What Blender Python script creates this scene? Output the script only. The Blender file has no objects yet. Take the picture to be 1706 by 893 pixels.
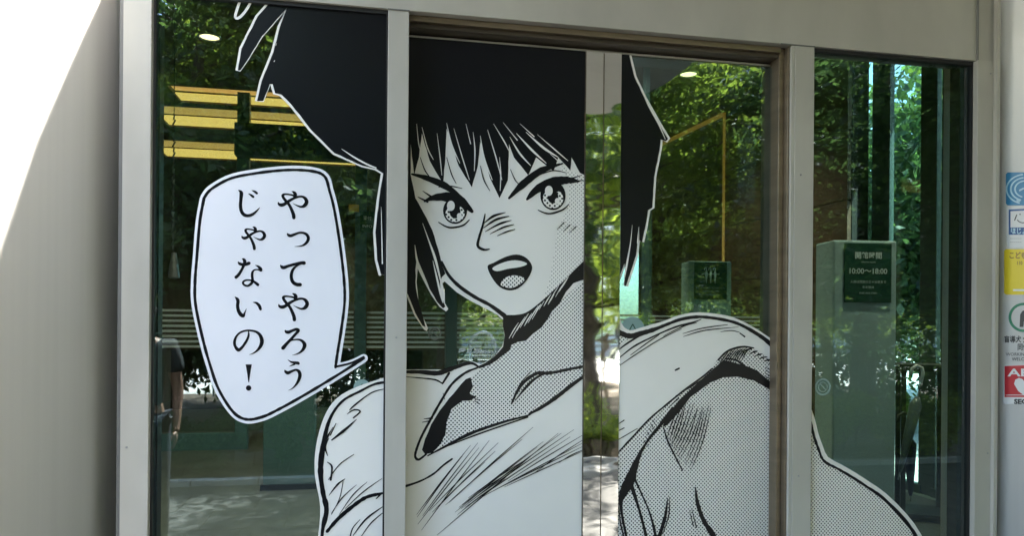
import bpy, bmesh, math, random
import numpy as np
from mathutils import Vector, Matrix
from mathutils.geometry import tessellate_polygon
R = math.radians
S = bpy.context.scene
C = S.collection

# ------------------------------------------------------------------ camera
CAM = Vector((0, -2.6, 1.5)); YAW = R(11); ROLL = R(.45); FP = 1232.0; HY = 545.0
_r = Vector((math.cos(YAW), -math.sin(YAW), 0)); _f = Vector((math.sin(YAW), math.cos(YAW), 0)); _u = Vector((0, 0, 1))
RR = math.cos(ROLL)*_r + math.sin(ROLL)*_u; UU = -math.sin(ROLL)*_r + math.cos(ROLL)*_u
cam = bpy.data.objects.new('camera', bpy.data.cameras.new('camera')); C.objects.link(cam)
m = Matrix((RR, UU, -_f)).transposed().to_4x4(); m.translation = CAM; cam.matrix_world = m
cam.data.sensor_width = 36; cam.data.lens = 36*FP/1706; cam.data.shift_y = (HY-446.5)/1706
cam.data.clip_start = .05; cam.data.clip_end = 2000
S.camera = cam

# ------------------------------------------------------------------ light
SUN = Vector((.41, -.60, 1)).normalized()            # direction towards the sun
EL = math.asin(SUN.z); AZ = math.atan2(SUN.x, SUN.y)
w = bpy.data.worlds.new('World'); S.world = w; w.use_nodes = True
nt = w.node_tree; bg = nt.nodes['Background']
sky = nt.nodes.new('ShaderNodeTexSky'); sky.sky_type = 'NISHITA'; sky.sun_disc = False
sky.sun_elevation = EL; sky.sun_rotation = AZ; sky.air_density = 1.2; sky.dust_density = 2.0
nt.links.new(sky.outputs[0], bg.inputs[0]); bg.inputs[1].default_value = .14
sl = bpy.data.lights.new('sun', 'SUN'); sl.energy = 5.0; sl.angle = R(.55); sl.color = (1, .95, .86)
so = bpy.data.objects.new('sun', sl); C.objects.link(so)
so.rotation_euler = SUN.to_track_quat('Z', 'Y').to_euler(); so.location = (3, -6, 12)
S.view_settings.view_transform = 'Standard'; S.view_settings.look = 'None'
S.view_settings.gamma = 1; S.view_settings.use_curve_mapping = False
S.view_settings.exposure = 3.08
S.cycles.max_bounces = 10; S.cycles.transparent_max_bounces = 24; S.cycles.glossy_bounces = 5
S.cycles.caustics_reflective = False; S.cycles.caustics_refractive = False; S.cycles.sample_clamp_indirect = 6

# ------------------------------------------------------------------ helpers
def ray(px, py):
    return _f + RR*float((px-853)/FP) + UU*float((HY-py)/FP)
def F(px, py, Y=0.0):                                  # photo pixel -> point on the vertical plane y = Y
    v = ray(px, py); return CAM + v*((Y-CAM.y)/v.y)
def G(px, py, z):                                      # photo pixel -> point at height z (inside the building)
    v = ray(px, py); return CAM + v*((z-CAM.z)/v.z)
def D(px, py, d):
    return CAM + ray(px, py)*d
def mir(p): return Vector((p.x, -p.y, p.z))           # what a pane shows reflected stands in front of it

def RX(px, y): v = ray(px, 545); return v.x/v.y*(abs(y)+2.6)      # x of something at distance |y| in front, seen mirrored at px
def tag(o, label=None, cat=None, group=None, kind=None):
    if label: o['label'] = label
    if cat: o['category'] = cat
    if group: o['group'] = group
    if kind: o['kind'] = kind
    return o
def thing(name, label, cat, loc=(0, 0, 0), group=None, rz=0):
    o = bpy.data.objects.new(name, None); C.objects.link(o); o.location = loc; o.rotation_euler = (0, 0, rz)
    o.empty_display_size = .2
    return tag(o, label, cat, group)
def obj(name, bm, mat, parent=None, smooth=False, bevel=0):
    me = bpy.data.meshes.new(name)
    if isinstance(bm, bmesh.types.BMesh):
        bm.normal_update(); bm.to_mesh(me); bm.free()
    else:
        me.from_pydata(bm[0], [], bm[1])
    me.materials.append(mat)
    if smooth: me.polygons.foreach_set('use_smooth', [True]*len(me.polygons))
    o = bpy.data.objects.new(name, me); C.objects.link(o)
    if bevel:
        b = o.modifiers.new('bevel', 'BEVEL'); b.width = bevel; b.segments = 2; b.limit_method = 'ANGLE'
    if parent: o.parent = parent
    return o
def copy_tree(o, parent=None):
    c = o.copy(); C.objects.link(c); c.parent = parent
    for ch in list(o.children): copy_tree(ch, c)
    return c
def box(bm, a, b):
    a = Vector(a); b = Vector(b); c = (a+b)/2; s = b-a
    r = bmesh.ops.create_cube(bm, size=1, matrix=Matrix.Translation(c) @ Matrix.Diagonal((abs(s.x), abs(s.y), abs(s.z), 1)))
    return r['verts']
def B(a, b):
    bm = bmesh.new(); box(bm, a, b); return bm
def tube(bm, pts, rad, n=8):
    pts = [Vector(p) for p in pts]
    if not hasattr(rad, '__len__'): rad = [rad]*len(pts)
    rings = []
    for i, p in enumerate(pts):
        t = (pts[min(i+1, len(pts)-1)]-pts[max(i-1, 0)]).normalized()
        a = t.orthogonal().normalized() if i == 0 else (prev - t*prev.dot(t)).normalized()
        prev = a; b = t.cross(a)
        rings.append([bm.verts.new(p+rad[i]*(math.cos(k*2*math.pi/n)*a+math.sin(k*2*math.pi/n)*b)) for k in range(n)])
    for r0, r1 in zip(rings, rings[1:]):
        for k in range(n): bm.faces.new((r0[k], r0[(k+1) % n], r1[(k+1) % n], r1[k]))
    bm.faces.new(rings[0][::-1]); bm.faces.new(rings[-1])
def T(pts, rad, n=8):
    bm = bmesh.new(); tube(bm, pts, rad, n); return bm
def lathe(prof, n=24, at=(0, 0, 0)):
    bm = bmesh.new(); at = Vector(at); rings = []
    for r, z in prof:
        rings.append([bm.verts.new(at+Vector((max(r, 1e-4)*math.cos(k*2*math.pi/n), max(r, 1e-4)*math.sin(k*2*math.pi/n), z))) for k in range(n)])
    for r0, r1 in zip(rings, rings[1:]):
        for k in range(n): bm.faces.new((r0[k], r0[(k+1) % n], r1[(k+1) % n], r1[k]))
    bm.faces.new(rings[0][::-1]); bm.faces.new(rings[-1]); return bm

# ------------------------------------------------------------------ materials
def mat(name, col, rough=.5, metal=0, spec=.5, **kw):
    m = bpy.data.materials.new(name); m.use_nodes = True
    p = m.node_tree.nodes['Principled BSDF']
    p.inputs['Base Color'].default_value = (*col, 1); p.inputs['Roughness'].default_value = rough
    p.inputs['Metallic'].default_value = metal; p.inputs['Specular IOR Level'].default_value = spec
    if 'emit' in kw:
        p.inputs['Emission Color'].default_value = (*kw['emit'], 1); p.inputs['Emission Strength'].default_value = kw['es']
    return m
def noisy(m, scale=(8, 8, 8), amt=.15, bump=.0, rough=.0, detail=4, c2=None, thr=(.35, .65)):
    t = m.node_tree; N = t.nodes; L = t.links; p = N['Principled BSDF']
    tc = N.new('ShaderNodeTexCoord'); mp = N.new('ShaderNodeMapping'); mp.inputs['Scale'].default_value = scale
    no = N.new('ShaderNodeTexNoise'); no.inputs['Scale'].default_value = 1; no.inputs['Detail'].default_value = detail
    L.new(tc.outputs['Object'], mp.inputs[0]); L.new(mp.outputs[0], no.inputs[0])
    col = p.inputs['Base Color'].default_value[:3]
    cr = N.new('ShaderNodeValToRGB'); cr.color_ramp.elements[0].position = thr[0]; cr.color_ramp.elements[1].position = thr[1]
    cr.color_ramp.elements[0].color = (*[c*(1-amt) for c in col], 1)
    cr.color_ramp.elements[1].color = (*(c2 if c2 else [min(1, c*(1+amt)) for c in col]), 1)
    L.new(no.outputs[0], cr.inputs[0]); L.new(cr.outputs[0], p.inputs['Base Color'])
    if rough:
        mr = N.new('ShaderNodeMapRange'); r0 = p.inputs['Roughness'].default_value
        mr.inputs['To Min'].default_value = max(.02, r0-rough); mr.inputs['To Max'].default_value = r0+rough
        L.new(no.outputs[0], mr.inputs[0]); L.new(mr.outputs[0], p.inputs['Roughness'])
    if bump:
        b = N.new('ShaderNodeBump'); b.inputs['Strength'].default_value = bump; b.inputs['Distance'].default_value = .01
        L.new(no.outputs[0], b.inputs['Height']); L.new(b.outputs[0], p.inputs['Normal'])
    return m
M = {}
M['frame'] = noisy(mat('satin_frame', (.47, .45, .395), .42, .0), (5, 5, 2.5), .07, rough=.07, bump=.02)
M['frame_edge'] = mat('frame_joint', (.16, .16, .15), .6)
M['brushed'] = noisy(mat('brushed_aluminium', (.80, .785, .75), .40, .08), (40, 40, .5), .018, rough=.02)
M['bronze'] = noisy(mat('bronze_jamb', (.24, .19, .13), .36, .6), (4, 4, 30), .12)
M['bronze_dark'] = noisy(mat('dark_bronze', (.075, .058, .042), .40, .2), (2, 9, 40), .25)
M['rail'] = mat('thin_aluminium_rail', (.62, .60, .56), .3, .7)
M['black_rubber'] = mat('gasket', (.01, .01, .01), .6)
M['white_film'] = noisy(mat('white_vinyl', (.86, .84, .79), .25), (2.2, 2.2, 2.2), .035, rough=.06)
M['black_film'] = noisy(mat('black_vinyl', (.005, .0058, .0085), .30, 0, .25), (1.5, 1.5, 1.5), .12)
M['bubble_film'] = noisy(mat('speech_bubble_vinyl', (.85, .85, .89), .38), (2.2, 2.2, 2.2), .03)

def polished(name):
    m = mat(name, (.72, .73, .72), .03, 1)
    t = m.node_tree; N = t.nodes; L = t.links; p = N['Principled BSDF']
    tc = N.new('ShaderNodeTexCoord'); mp = N.new('ShaderNodeMapping'); mp.inputs['Scale'].default_value = (3, 3, 8)
    no = N.new('ShaderNodeTexNoise'); no.inputs['Scale'].default_value = 1; no.inputs['Detail'].default_value = 1.5
    b = N.new('ShaderNodeBump'); b.inputs['Strength'].default_value = .22; b.inputs['Distance'].default_value = .010
    L.new(tc.outputs['Object'], mp.inputs[0]); L.new(mp.outputs[0], no.inputs[0]); L.new(no.outputs[0], b.inputs['Height'])
    L.new(b.outputs[0], p.inputs['Normal']); return m
M['polished'] = polished('polished_stainless')

def glass(name, tint, f0):
    m = bpy.data.materials.new(name); m.use_nodes = True
    t = m.node_tree; N = t.nodes; L = t.links; N.remove(N['Principled BSDF'])
    tr = N.new('ShaderNodeBsdfTransparent'); tr.inputs[0].default_value = (*tint, 1)
    gl = N.new('ShaderNodeBsdfGlossy'); gl.inputs['Roughness'].default_value = .0; gl.inputs[0].default_value = (.84, .96, 1, 1)
    lw = N.new('ShaderNodeLayerWeight'); lw.inputs['Blend'].default_value = .5
    pw = N.new('ShaderNodeMath'); pw.operation = 'POWER'; pw.inputs[1].default_value = 4
    mr = N.new('ShaderNodeMapRange'); mr.inputs['To Min'].default_value = f0; mr.inputs['To Max'].default_value = .9
    L.new(lw.outputs['Facing'], pw.inputs[0]); L.new(pw.outputs[0], mr.inputs[0])
    tc = N.new('ShaderNodeTexCoord'); no = N.new('ShaderNodeTexNoise'); no.inputs['Scale'].default_value = 2.2; no.inputs['Detail'].default_value = 0
    b = N.new('ShaderNodeBump'); b.inputs['Strength'].default_value = .03; b.inputs['Distance'].default_value = .004
    L.new(tc.outputs['Object'], no.inputs[0]); L.new(no.outputs[0], b.inputs['Height']); L.new(b.outputs[0], gl.inputs['Normal'])
    mx = N.new('ShaderNodeMixShader'); L.new(mr.outputs[0], mx.inputs[0]); L.new(tr.outputs[0], mx.inputs[1]); L.new(gl.outputs[0], mx.inputs[2])
    L.new(mx.outputs[0], N['Material Output'].inputs[0]); return m
M['glass'] = glass('shop_glass', (.62, .74, .77), .105)
M['glass_right'] = glass('green_glass', (.60, .74, .75), .085)
M['glass_in'] = glass('inner_glass', (.86, .95, .92), .03)
M['stripe'] = mat('etched_stripe', (.72, .80, .80), .6)

def dots(name, pitch, thr):                           # printed halftone: flat print on the film
    m = mat(name, (.8, .8, .8), .38); t = m.node_tree; N = t.nodes; L = t.links; p = N['Principled BSDF']
    tc = N.new('ShaderNodeTexCoord'); sx = N.new('ShaderNodeSeparateXYZ'); L.new(tc.outputs['Object'], sx.inputs[0])
    outs = []
    for ax in ('X', 'Z'):
        a = N.new('ShaderNodeMath'); a.operation = 'MULTIPLY'; a.inputs[1].default_value = 2*math.pi/pitch; L.new(sx.outputs[ax], a.inputs[0])
        c = N.new('ShaderNodeMath'); c.operation = 'COSINE'; L.new(a.outputs[0], c.inputs[0]); outs.append(c)
    q = N.new('ShaderNodeMath'); q.operation = 'MULTIPLY'; L.new(outs[0].outputs[0], q.inputs[0]); L.new(outs[1].outputs[0], q.inputs[1])
    g = N.new('ShaderNodeMath'); g.operation = 'GREATER_THAN'; g.inputs[1].default_value = thr; L.new(q.outputs[0], g.inputs[0])
    mx = N.new('ShaderNodeMix'); mx.data_type = 'RGBA'
    mx.inputs[6].default_value = (.86, .84, .79, 1); mx.inputs[7].default_value = (.010, .011, .013, 1)
    L.new(g.outputs[0], mx.inputs[0]); L.new(mx.outputs[2], p.inputs['Base Color']); return m
M['dots'] = dots('halftone_print', .0150, .38)
M['dots_fine'] = dots('fine_halftone_print', .0150, .70)
M['dots_eye'] = dots('eye_halftone_print', .0190, .30)

def leafmat(name, col, tr):
    m = bpy.data.materials.new(name); m.use_nodes = True
    t = m.node_tree; N = t.nodes; L = t.links; N.remove(N['Principled BSDF'])
    d = N.new('ShaderNodeBsdfDiffuse'); x = N.new('ShaderNodeBsdfTranslucent'); mx = N.new('ShaderNodeMixShader'); mx.inputs[0].default_value = .5
    g = N.new('ShaderNodeBsdfGlossy'); g.inputs['Roughness'].default_value = .45; m2 = N.new('ShaderNodeMixShader'); m2.inputs[0].default_value = .04
    ge = N.new('ShaderNodeNewGeometry')
    for s, c in ((d, col), (x, tr)):
        r = N.new('ShaderNodeValToRGB'); r.color_ramp.elements[0].color = (*[v*.6 for v in c], 1); r.color_ramp.elements[1].color = (c[0]*1.5, c[1]*1.35, c[2]*1.1, 1)
        L.new(ge.outputs['Random Per Island'], r.inputs[0]); L.new(r.outputs[0], s.inputs[0])
    L.new(d.outputs[0], mx.inputs[1]); L.new(x.outputs[0], mx.inputs[2]); L.new(mx.outputs[0], m2.inputs[1]); L.new(g.outputs[0], m2.inputs[2])
    L.new(m2.outputs[0], N['Material Output'].inputs[0]); return m
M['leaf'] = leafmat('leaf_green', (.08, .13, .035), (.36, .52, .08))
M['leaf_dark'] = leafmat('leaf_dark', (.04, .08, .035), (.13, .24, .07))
M['leaf_hedge'] = leafmat('leaf_hedge', (.09, .15, .035), (.32, .46, .06))
M['bark'] = noisy(mat('bark', (.085, .065, .048), .9), (9, 9, 3), .4, bump=.6)
M['wood'] = noisy(mat('stake_wood', (.30, .21, .12), .8), (20, 20, 2), .25)
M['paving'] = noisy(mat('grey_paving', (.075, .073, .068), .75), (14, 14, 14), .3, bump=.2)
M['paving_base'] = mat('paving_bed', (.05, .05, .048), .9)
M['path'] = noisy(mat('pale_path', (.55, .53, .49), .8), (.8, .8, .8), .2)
M['mulch'] = noisy(mat('bark_mulch', (.10, .075, .05), .95), (9, 9, 9), .5, bump=.6)
M['asphalt'] = noisy(mat('asphalt', (.06, .06, .062), .9), (6, 6, 6), .2)
M['ground'] = noisy(mat('park_ground', (.075, .085, .05), .95), (.7, .7, .7), .4)
M['kerb'] = noisy(mat('kerb_stone', (.38, .37, .35), .8), (6, 6, 6), .15)
M['tower'] = noisy(mat('white_render', (.66, .67, .68), .8), (.3, .3, .3), .08)
M['towerglass'] = mat('dark_window', (.06, .075, .09), .15)
M['metal_grey'] = mat('grey_steel', (.30, .31, .32), .4, .6)
M['soffit'] = noisy(mat('white_soffit', (.72, .70, .66), .6), (3, 3, 3), .04)
M['fascia'] = mat('canopy_fascia', (.60, .60, .58), .4, .3)
M['plaster'] = noisy(mat('interior_plaster', (.12, .085, .055), .85), (2, 2, 2), .08)
M['ceil'] = noisy(mat('interior_ceiling', (.13, .09, .055), .9), (2, 2, 2), .08)
M['stone'] = noisy(mat('brown_stone', (.13, .075, .045), .55), (3, 3, 9), .25)
M['floor_in'] = noisy(mat('interior_floor', (.09, .10, .09), .35), (3, 3, 3), .15)
M['teal'] = noisy(mat('sea_green_panel', (.085, .17, .18), .45), (1, 1, 3), .08)
M['teal_pale'] = noisy(mat('pale_green_panel', (.46, .58, .58), .4), (1, 1, 3), .06)
M['teal_dark'] = mat('dark_green_panel', (.03, .055, .047), .5)
M['sign_green'] = mat('bottle_green_board', (.006, .06, .035), .35)
M['print'] = mat('pale_print', (.80, .86, .82), .5)
M['dark'] = mat('dark_furniture', (.02, .018, .016), .6)
M['darkmetal'] = mat('dark_steel', (.025, .03, .03), .4, .3)
M['cove'] = mat('cove_light', (.8, .7, .4), .5, emit=(1, .46, .10), es=.33)
M['cove2'] = mat('cove_light_dim', (.8, .7, .4), .5, emit=(1, .42, .09), es=.16)
M['slot'] = mat('orange_slot_light', (.8, .5, .2), .5, emit=(1, .36, .05), es=.045)
M['lamp'] = mat('downlight', (.9, .8, .6), .5, emit=(1, .66, .30), es=.75)
M['steel'] = mat('dull_steel', (.35, .36, .36), .3, .9)

# ------------------------------------------------------------------ facade
X0, X1, X2, X3, X4, X5, X6, X7 = -.785, -.70, .060, .132, 1.560, 1.697, 2.422, 2.512
ZT = 2.602
sf = thing('storefront_frame', 'pale grey metal frame holding the windows and doors of the entrance', 'storefront', (.8, 0, 0))
def part(name, a, b, mt, par, bev=.002):
    o = obj(name, B(a, b), mt, par, bevel=bev)
    o.matrix_parent_inverse = Matrix.Translation(-Vector(par.location)) if par.parent is None else o.matrix_parent_inverse
    return o
def P(name, bm, mt, par, **k):                        # child given in world coordinates under a thing
    o = obj(name, bm, mt, par, **k); o.matrix_parent_inverse = par.matrix_basis.inverted(); return o
# the frame
part('lintel', (X1, 0, ZT), (X7+.0, .045, 3.25), M['frame'], sf)
part('frame_post', (X0, -.012, 0), (X1, .045, 3.25), M['frame'], sf)
part('frame_post', (X2, .002, 0), (X3, .075, ZT-.001), M['frame'], sf)
part('frame_post', (X4+.055, .002, 0), (X5, .05, ZT-.001), M['frame'], sf)
part('frame_post', (X6, -.012, 0), (X7, .045, ZT-.001), M['frame'], sf)
part('frame_post', (X7-.018, -.03, 0), (X7, -.0125, 3.25), M['frame'], sf)
part('joint_strip', (X0-.012, -.006, 0), (X0-.001, .2, 3.25), M['frame_edge'], sf, 0)
part('joint_strip', (X2-.002, -.0015, ZT-.0025), (X3+.001, .0018, ZT+.0015), M['frame_edge'], sf, 0)
part('joint_strip', (X5-.145, -.0015, ZT-.0025), (X5+.001, .0018, ZT+.0015), M['frame_edge'], sf, 0)
part('joint_strip', (X6-.001, -.0035, ZT-.001), (X6+.003, -.0125, 3.25), M['frame_edge'], sf, 0)
# bronze jamb and door header
part('door_jamb', (X4+.034, .018, 0), (X4+.0545, .18, ZT-.002), M['bronze'], sf, .003)
part('door_jamb', (X4+.012, .045, 0), (X4+.0335, .18, ZT-.002), M['bronze'], sf, .003)
part('door_jamb', (X4+.040, .004, 0), (X4+.0545, .0175, ZT-.002), M['frame'], sf, .002)
part('door_header', (X3+.001, .03, ZT-.022), (X4+.011, .21, ZT-.0012), M['bronze'], sf)
part('door_header', (X3+.001, .05, ZT-.037), (X4+.011, .13, ZT-.0222), M['bronze_dark'], sf)
part('header_rail', (X3+.001, .104, 2.552), (X4+.011, .114, 2.5585), M['rail'], sf, .001)
part('door_header', (X3+.001, .116, 2.548), (X4+.011, .21, ZT-.0374), M['bronze_dark'], sf)
for a, b in ((X1, X2), (X5, X6)):
    for x in (a, b-.006):
        part('gasket', (x+.0002, .012, .06), (x+.0058, .05, ZT-.0002), M['black_rubber'], sf, 0)
    part('gasket', (a+.006, .012, ZT-.014), (b-.006, .05, ZT-.0006), M['black_rubber'], sf, 0)
    part('window_sill', (a+.0005, .0, 0), (b-.0005, .2, .06), M['frame'], sf)
for a, b in ((X0, X1+.004), (X6-.004, X7), (X2, X3-.002)): part('back_post', (a, .0765, 0), (b, .13, 3.0), M['bronze_dark'], sf, 0)
part('back_header', (X1+.005, .0765, ZT+.01), (X2-.001, .13, 3.0), M['bronze_dark'], sf, 0); part('back_header', (X5+.001, .0765, ZT+.01), (X6-.005, .13, 3.0), M['bronze_dark'], sf, 0)
part('threshold', (X3, .02, -.002), (X4+.05, .24, .012), M['steel'], sf)

for x, z in ((X5-.055, .93), (X2+.036, 1.46), (X7-.03, 2.55), (X5-.055, 2.1), (X7-.03, 1.0), (X0+.02, 1.1)):
    o = P('screw', T([(x, .006, z), (x, -.0135 if x > X6 or x < X1 else -.0005, z)], .0035, 10), M['steel'], sf)
# ------------------------------------------------------------------ print on film
def catmull(p, n=6, closed=False):
    p = [np.array(q, float) for q in p]; out = []
    L = len(p)
    for i in range(L if closed else L-1):
        if closed: a, b, c, d = p[i-1], p[i], p[(i+1) % L], p[(i+2) % L]
        else: a, b, c, d = p[max(i-1, 0)], p[i], p[i+1], p[min(i+2, L-1)]
        for k in range(n):
            t = k/n
            out.append(.5*(2*b+(c-a)*t+(2*a-5*b+4*c-d)*t*t+(3*b-a-3*c+d)*t**3))
    if not closed: out.append(p[-1])
    return out
rnd = random.Random(5)
class Film:
    """flat print shapes given in photo units on one pane; lo..hi is the pane's width in metres, Y its face"""
    def __init__(s, Y, lo, hi, zhi=2.7): s.Y = Y; s.lo = lo; s.hi = hi; s.zhi = zhi; s.L = {}; s.n = 0
    def bm(s, layer):
        if layer not in s.L: s.L[layer] = bmesh.new()
        return s.L[layer]
    def p3(s, x, y, off): v = F(x, y, s.Y); return Vector((v.x, s.Y-off, v.z))
    def poly(s, layer, pts, off, jit=0, closed_smooth=0):
        if closed_smooth: pts = [tuple(q) for q in catmull(pts, closed_smooth, True)]
        if jit:
            q = []
            for a, b in zip(pts, pts[1:]+pts[:1]):
                n = max(1, int(math.dist(a, b)/9))
                for k in range(n):
                    t = k/n; q.append((a[0]+(b[0]-a[0])*t+rnd.uniform(-jit, jit)*(k > 0), a[1]+(b[1]-a[1])*t+rnd.uniform(-jit, jit)*(k > 0)))
            pts = q
        bm = s.bm(layer); vs = [bm.verts.new(s.p3(x, y, off)) for x, y in pts]
        for t in tessellate_polygon([[v.co for v in vs]]):
            try: bm.faces.new([vs[i] for i in t])
            except ValueError: pass
    def stroke(s, layer, pts, off, w=None, n=6, jit=.0, round_end=True):
        s.n += 1; off += (s.n % 60)*.000008
        pts = [(*q, w) if len(q) == 2 else q for q in pts]
        c = catmull(pts, n) if len(pts) > 2 else [np.array(pts[0], float)+(np.array(pts[1], float)-np.array(pts[0], float))*k/4 for k in range(5)]
        bm = s.bm(layer); prev = None
        for i, q in enumerate(c):
            a = c[max(i-1, 0)]; b = c[min(i+1, len(c)-1)]; d = b[:2]-a[:2]; L = np.hypot(*d) or 1; nrm = np.array([-d[1], d[0]])/L
            h = max(.12, q[2]/2*(1+(rnd.uniform(-jit, jit) if jit else 0)))
            l = bm.verts.new(s.p3(*(q[:2]+nrm*h), off)); r = bm.verts.new(s.p3(*(q[:2]-nrm*h), off))
            if prev: bm.faces.new((prev[0], l, r, prev[1]))
            prev = (l, r)
        if round_end:
            for q in (c[0], c[-1]):
                if q[2] > 2: s.disc(layer, q[0], q[1], q[2]/2*.97, q[2]/2*.97, off+.000004, 12)
    def disc(s, layer, x, y, rx, ry, off, n=28):
        bm = s.bm(layer); bm.faces.new([bm.verts.new(s.p3(x+rx*math.cos(2*math.pi*k/n), y+ry*math.sin(2*math.pi*k/n), off)) for k in range(n)])
    def build(s, layer, name, mt, par):
        bm = s.L.pop(layer)
        for co, no in (((s.lo, 0, 0), (-1, 0, 0)), ((s.hi, 0, 0), (1, 0, 0)), ((0, 0, s.zhi), (0, 0, 1)), ((0, 0, .07), (0, 0, -1))):
            bmesh.ops.bisect_plane(bm, geom=bm.verts[:]+bm.edges[:]+bm.faces[:], plane_co=co, plane_no=no, clear_outer=True)
        bm.normal_update()
        for f in bm.faces:
            if f.normal.y > 0: f.normal_flip()
        o = obj(name, bm, mt, par)
        root = par
        while root.parent: root = root.parent
        o.matrix_parent_inverse = Matrix.Identity(4) if par is not root else root.matrix_basis.inverted()
        if par is not root: o.matrix_parent_inverse = Matrix.Identity(4)
        return o
W_, H_, K_, I_ = .0006, .0010, .0014, .0019          # film, halftone, black areas, ink lines
O_ = .0026                                           # white on black

def window(label, a, b, gm):
    t = thing('fixed_window', label, 'window', ((a+b)/2, .03, .06))
    P('glass_pane', B((a+.001, .024, .061), (b-.001, .034, ZT-.001)), gm, t)
    return t
YW, YD = .0225, .0985
lw = window('fixed pane at the left with the white speech bubble print', X1, X2, M['glass'])
rw = window('fixed green pane at the right with the halftone arm print and pillar behind', X5, X6, M['glass_right'])

# ---- left window: speech bubble
f = Film(YW, X1+.006, X2-.006, ZT-.012)
bub = [(340, 330), (352, 315), (385, 297), (430, 288), (480, 283), (520, 285), (541, 294), (549, 318), (557, 350), (566, 405), (573, 465), (574, 505),
       (568, 553), (562, 590), (559, 612)]
tail = [(561, 611), (585, 605), (606, 595)]
back = [(606, 597), (580, 614), (548, 634), (503, 661), (465, 682), (437, 695), (410, 699), (388, 686), (364, 648), (350, 608), (338, 565), (326, 508),
        (325, 470), (328, 430), (333, 370), (340, 330)]
full = [tuple(q) for q in catmull(bub, 5)]+[tuple(q) for q in catmull(tail, 4)]+[tuple(q) for q in catmull(back, 5)][:-1]
f.poly('w', full, W_)
f.stroke('w', [(*q, 14) for q in bub], W_+.0001); f.stroke('w', [(*q, 10) for q in tail], W_+.00012); f.stroke('w', [(*q, 14) for q in back], W_+.00014)
f.stroke('k', [(*q, 4.6) for q in bub], K_, jit=.12); f.stroke('k', [(*q, 3.6) for q in tail], K_); f.stroke('k', [(*q, 4.8) for q in back], K_, jit=.14)
bo = f.build('w', 'speech_bubble', M['bubble_film'], lw)
f.build('k', 'bubble_outline', M['black_film'], bo)
def glyph(ox, oy, strokes, sx=1, sy=1, cx=0, cy=0):
    for st in strokes:
        f.stroke('t', [(ox+(cx+(x-cx)*sx)/9.92, oy+(cy+(y-cy)*sy)/9.92, max(w*min(sx, sy)/9.92, .3)) for x, y, w in st], K_, n=7, round_end=st[-1][2] > 30)
YA = [[(828, 262, 8), (840, 295, 42), (880, 312, 56), (930, 298, 56), (1000, 250, 50), (1080, 205, 42), (1160, 177, 36), (1225, 175, 38), (1275, 205, 54), (1298, 262, 62), (1265, 320, 58), (1210, 341, 36), (1150, 325, 24), (1070, 285, 4)],
      [(1050, 85, 6), (1090, 105, 46), (1112, 140, 56), (1100, 182, 50)],
      [(1100, 160, 36), (1030, 142, 28), (950, 133, 30), (905, 150, 44), (915, 190, 46), (960, 250, 48), (1010, 310, 46), (1050, 390, 52), (1080, 470, 58), (1087, 522, 58)]]
glyph(380, 310, YA); glyph(380.9, 480.3, YA)
for st in YA:                                        # small form of the same letter
    f.stroke('t', [(380+(218+(x-815)*.797)/9.92, 370+(72+(y-80)*.835)/9.92, max(w*.86/9.92, .3)) for x, y, w in st], K_, n=7, round_end=st[-1][2] > 30)
glyph(380, 310, [[(168, 66, 8), (200, 85, 40), (220, 120, 62), (212, 220, 54), (206, 330, 54), (222, 415, 56), (262, 470, 56), (320, 490, 52), (390, 474, 48), (450, 432, 36), (500, 382, 18), (526, 350, 4)],
                 [(335, 122, 6), (378, 147, 34), (416, 176, 42)], [(390, 70, 6), (440, 90, 34), (476, 118, 40)]])
glyph(380, 370, [[(978, 182, 8), (992, 208, 42), (1030, 226, 50), (1090, 207, 44), (1160, 180, 36), (1220, 174, 36), (1290, 198, 46), (1327, 258, 52), (1312, 318, 48), (1265, 368, 38), (1200, 396, 22), (1100, 405, 4)]])
glyph(380, 425, [[(862, 162, 8), (885, 192, 48), (920, 207, 56), (1000, 180, 48), (1100, 152, 46), (1200, 130, 50), (1250, 130, 60), (1258, 132, 58)],
                 [(1210, 148, 16), (1140, 175, 30), (1080, 230, 42), (1050, 300, 50), (1047, 380, 54), (1073, 448, 58), (1130, 485, 60), (1192, 489, 60)],
                 [(165, 105, 8), (185, 138, 44), (230, 155, 50), (290, 155, 48), (345, 136, 56), (350, 134, 50)],
                 [(228, 62, 8), (258, 72, 44), (276, 110, 56), (262, 165, 46), (222, 250, 44), (172, 328, 50), (132, 366, 54)],
                 [(450, 165, 6), (500, 190, 38), (535, 225, 54), (545, 252, 46)], [(540, 255, 40), (485, 240, 24), (430, 250, 26), (402, 290, 40), (398, 350, 42), (405, 420, 46), (385, 470, 46), (330, 508, 36), (270, 495, 36), (247, 455, 36), (280, 422, 32), (340, 413, 28), (400, 425, 34), (450, 455, 44), (493, 490, 50)]])
glyph(380, 480, [[(112, 145, 8), (148, 178, 48), (165, 220, 56), (158, 300, 54), (175, 380, 58), (212, 438, 64), (252, 458, 58), (272, 420, 28), (305, 340, 4)],
                 [(412, 235, 6), (470, 248, 38), (515, 292, 52), (535, 345, 48), (536, 352, 40)]])
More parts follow.
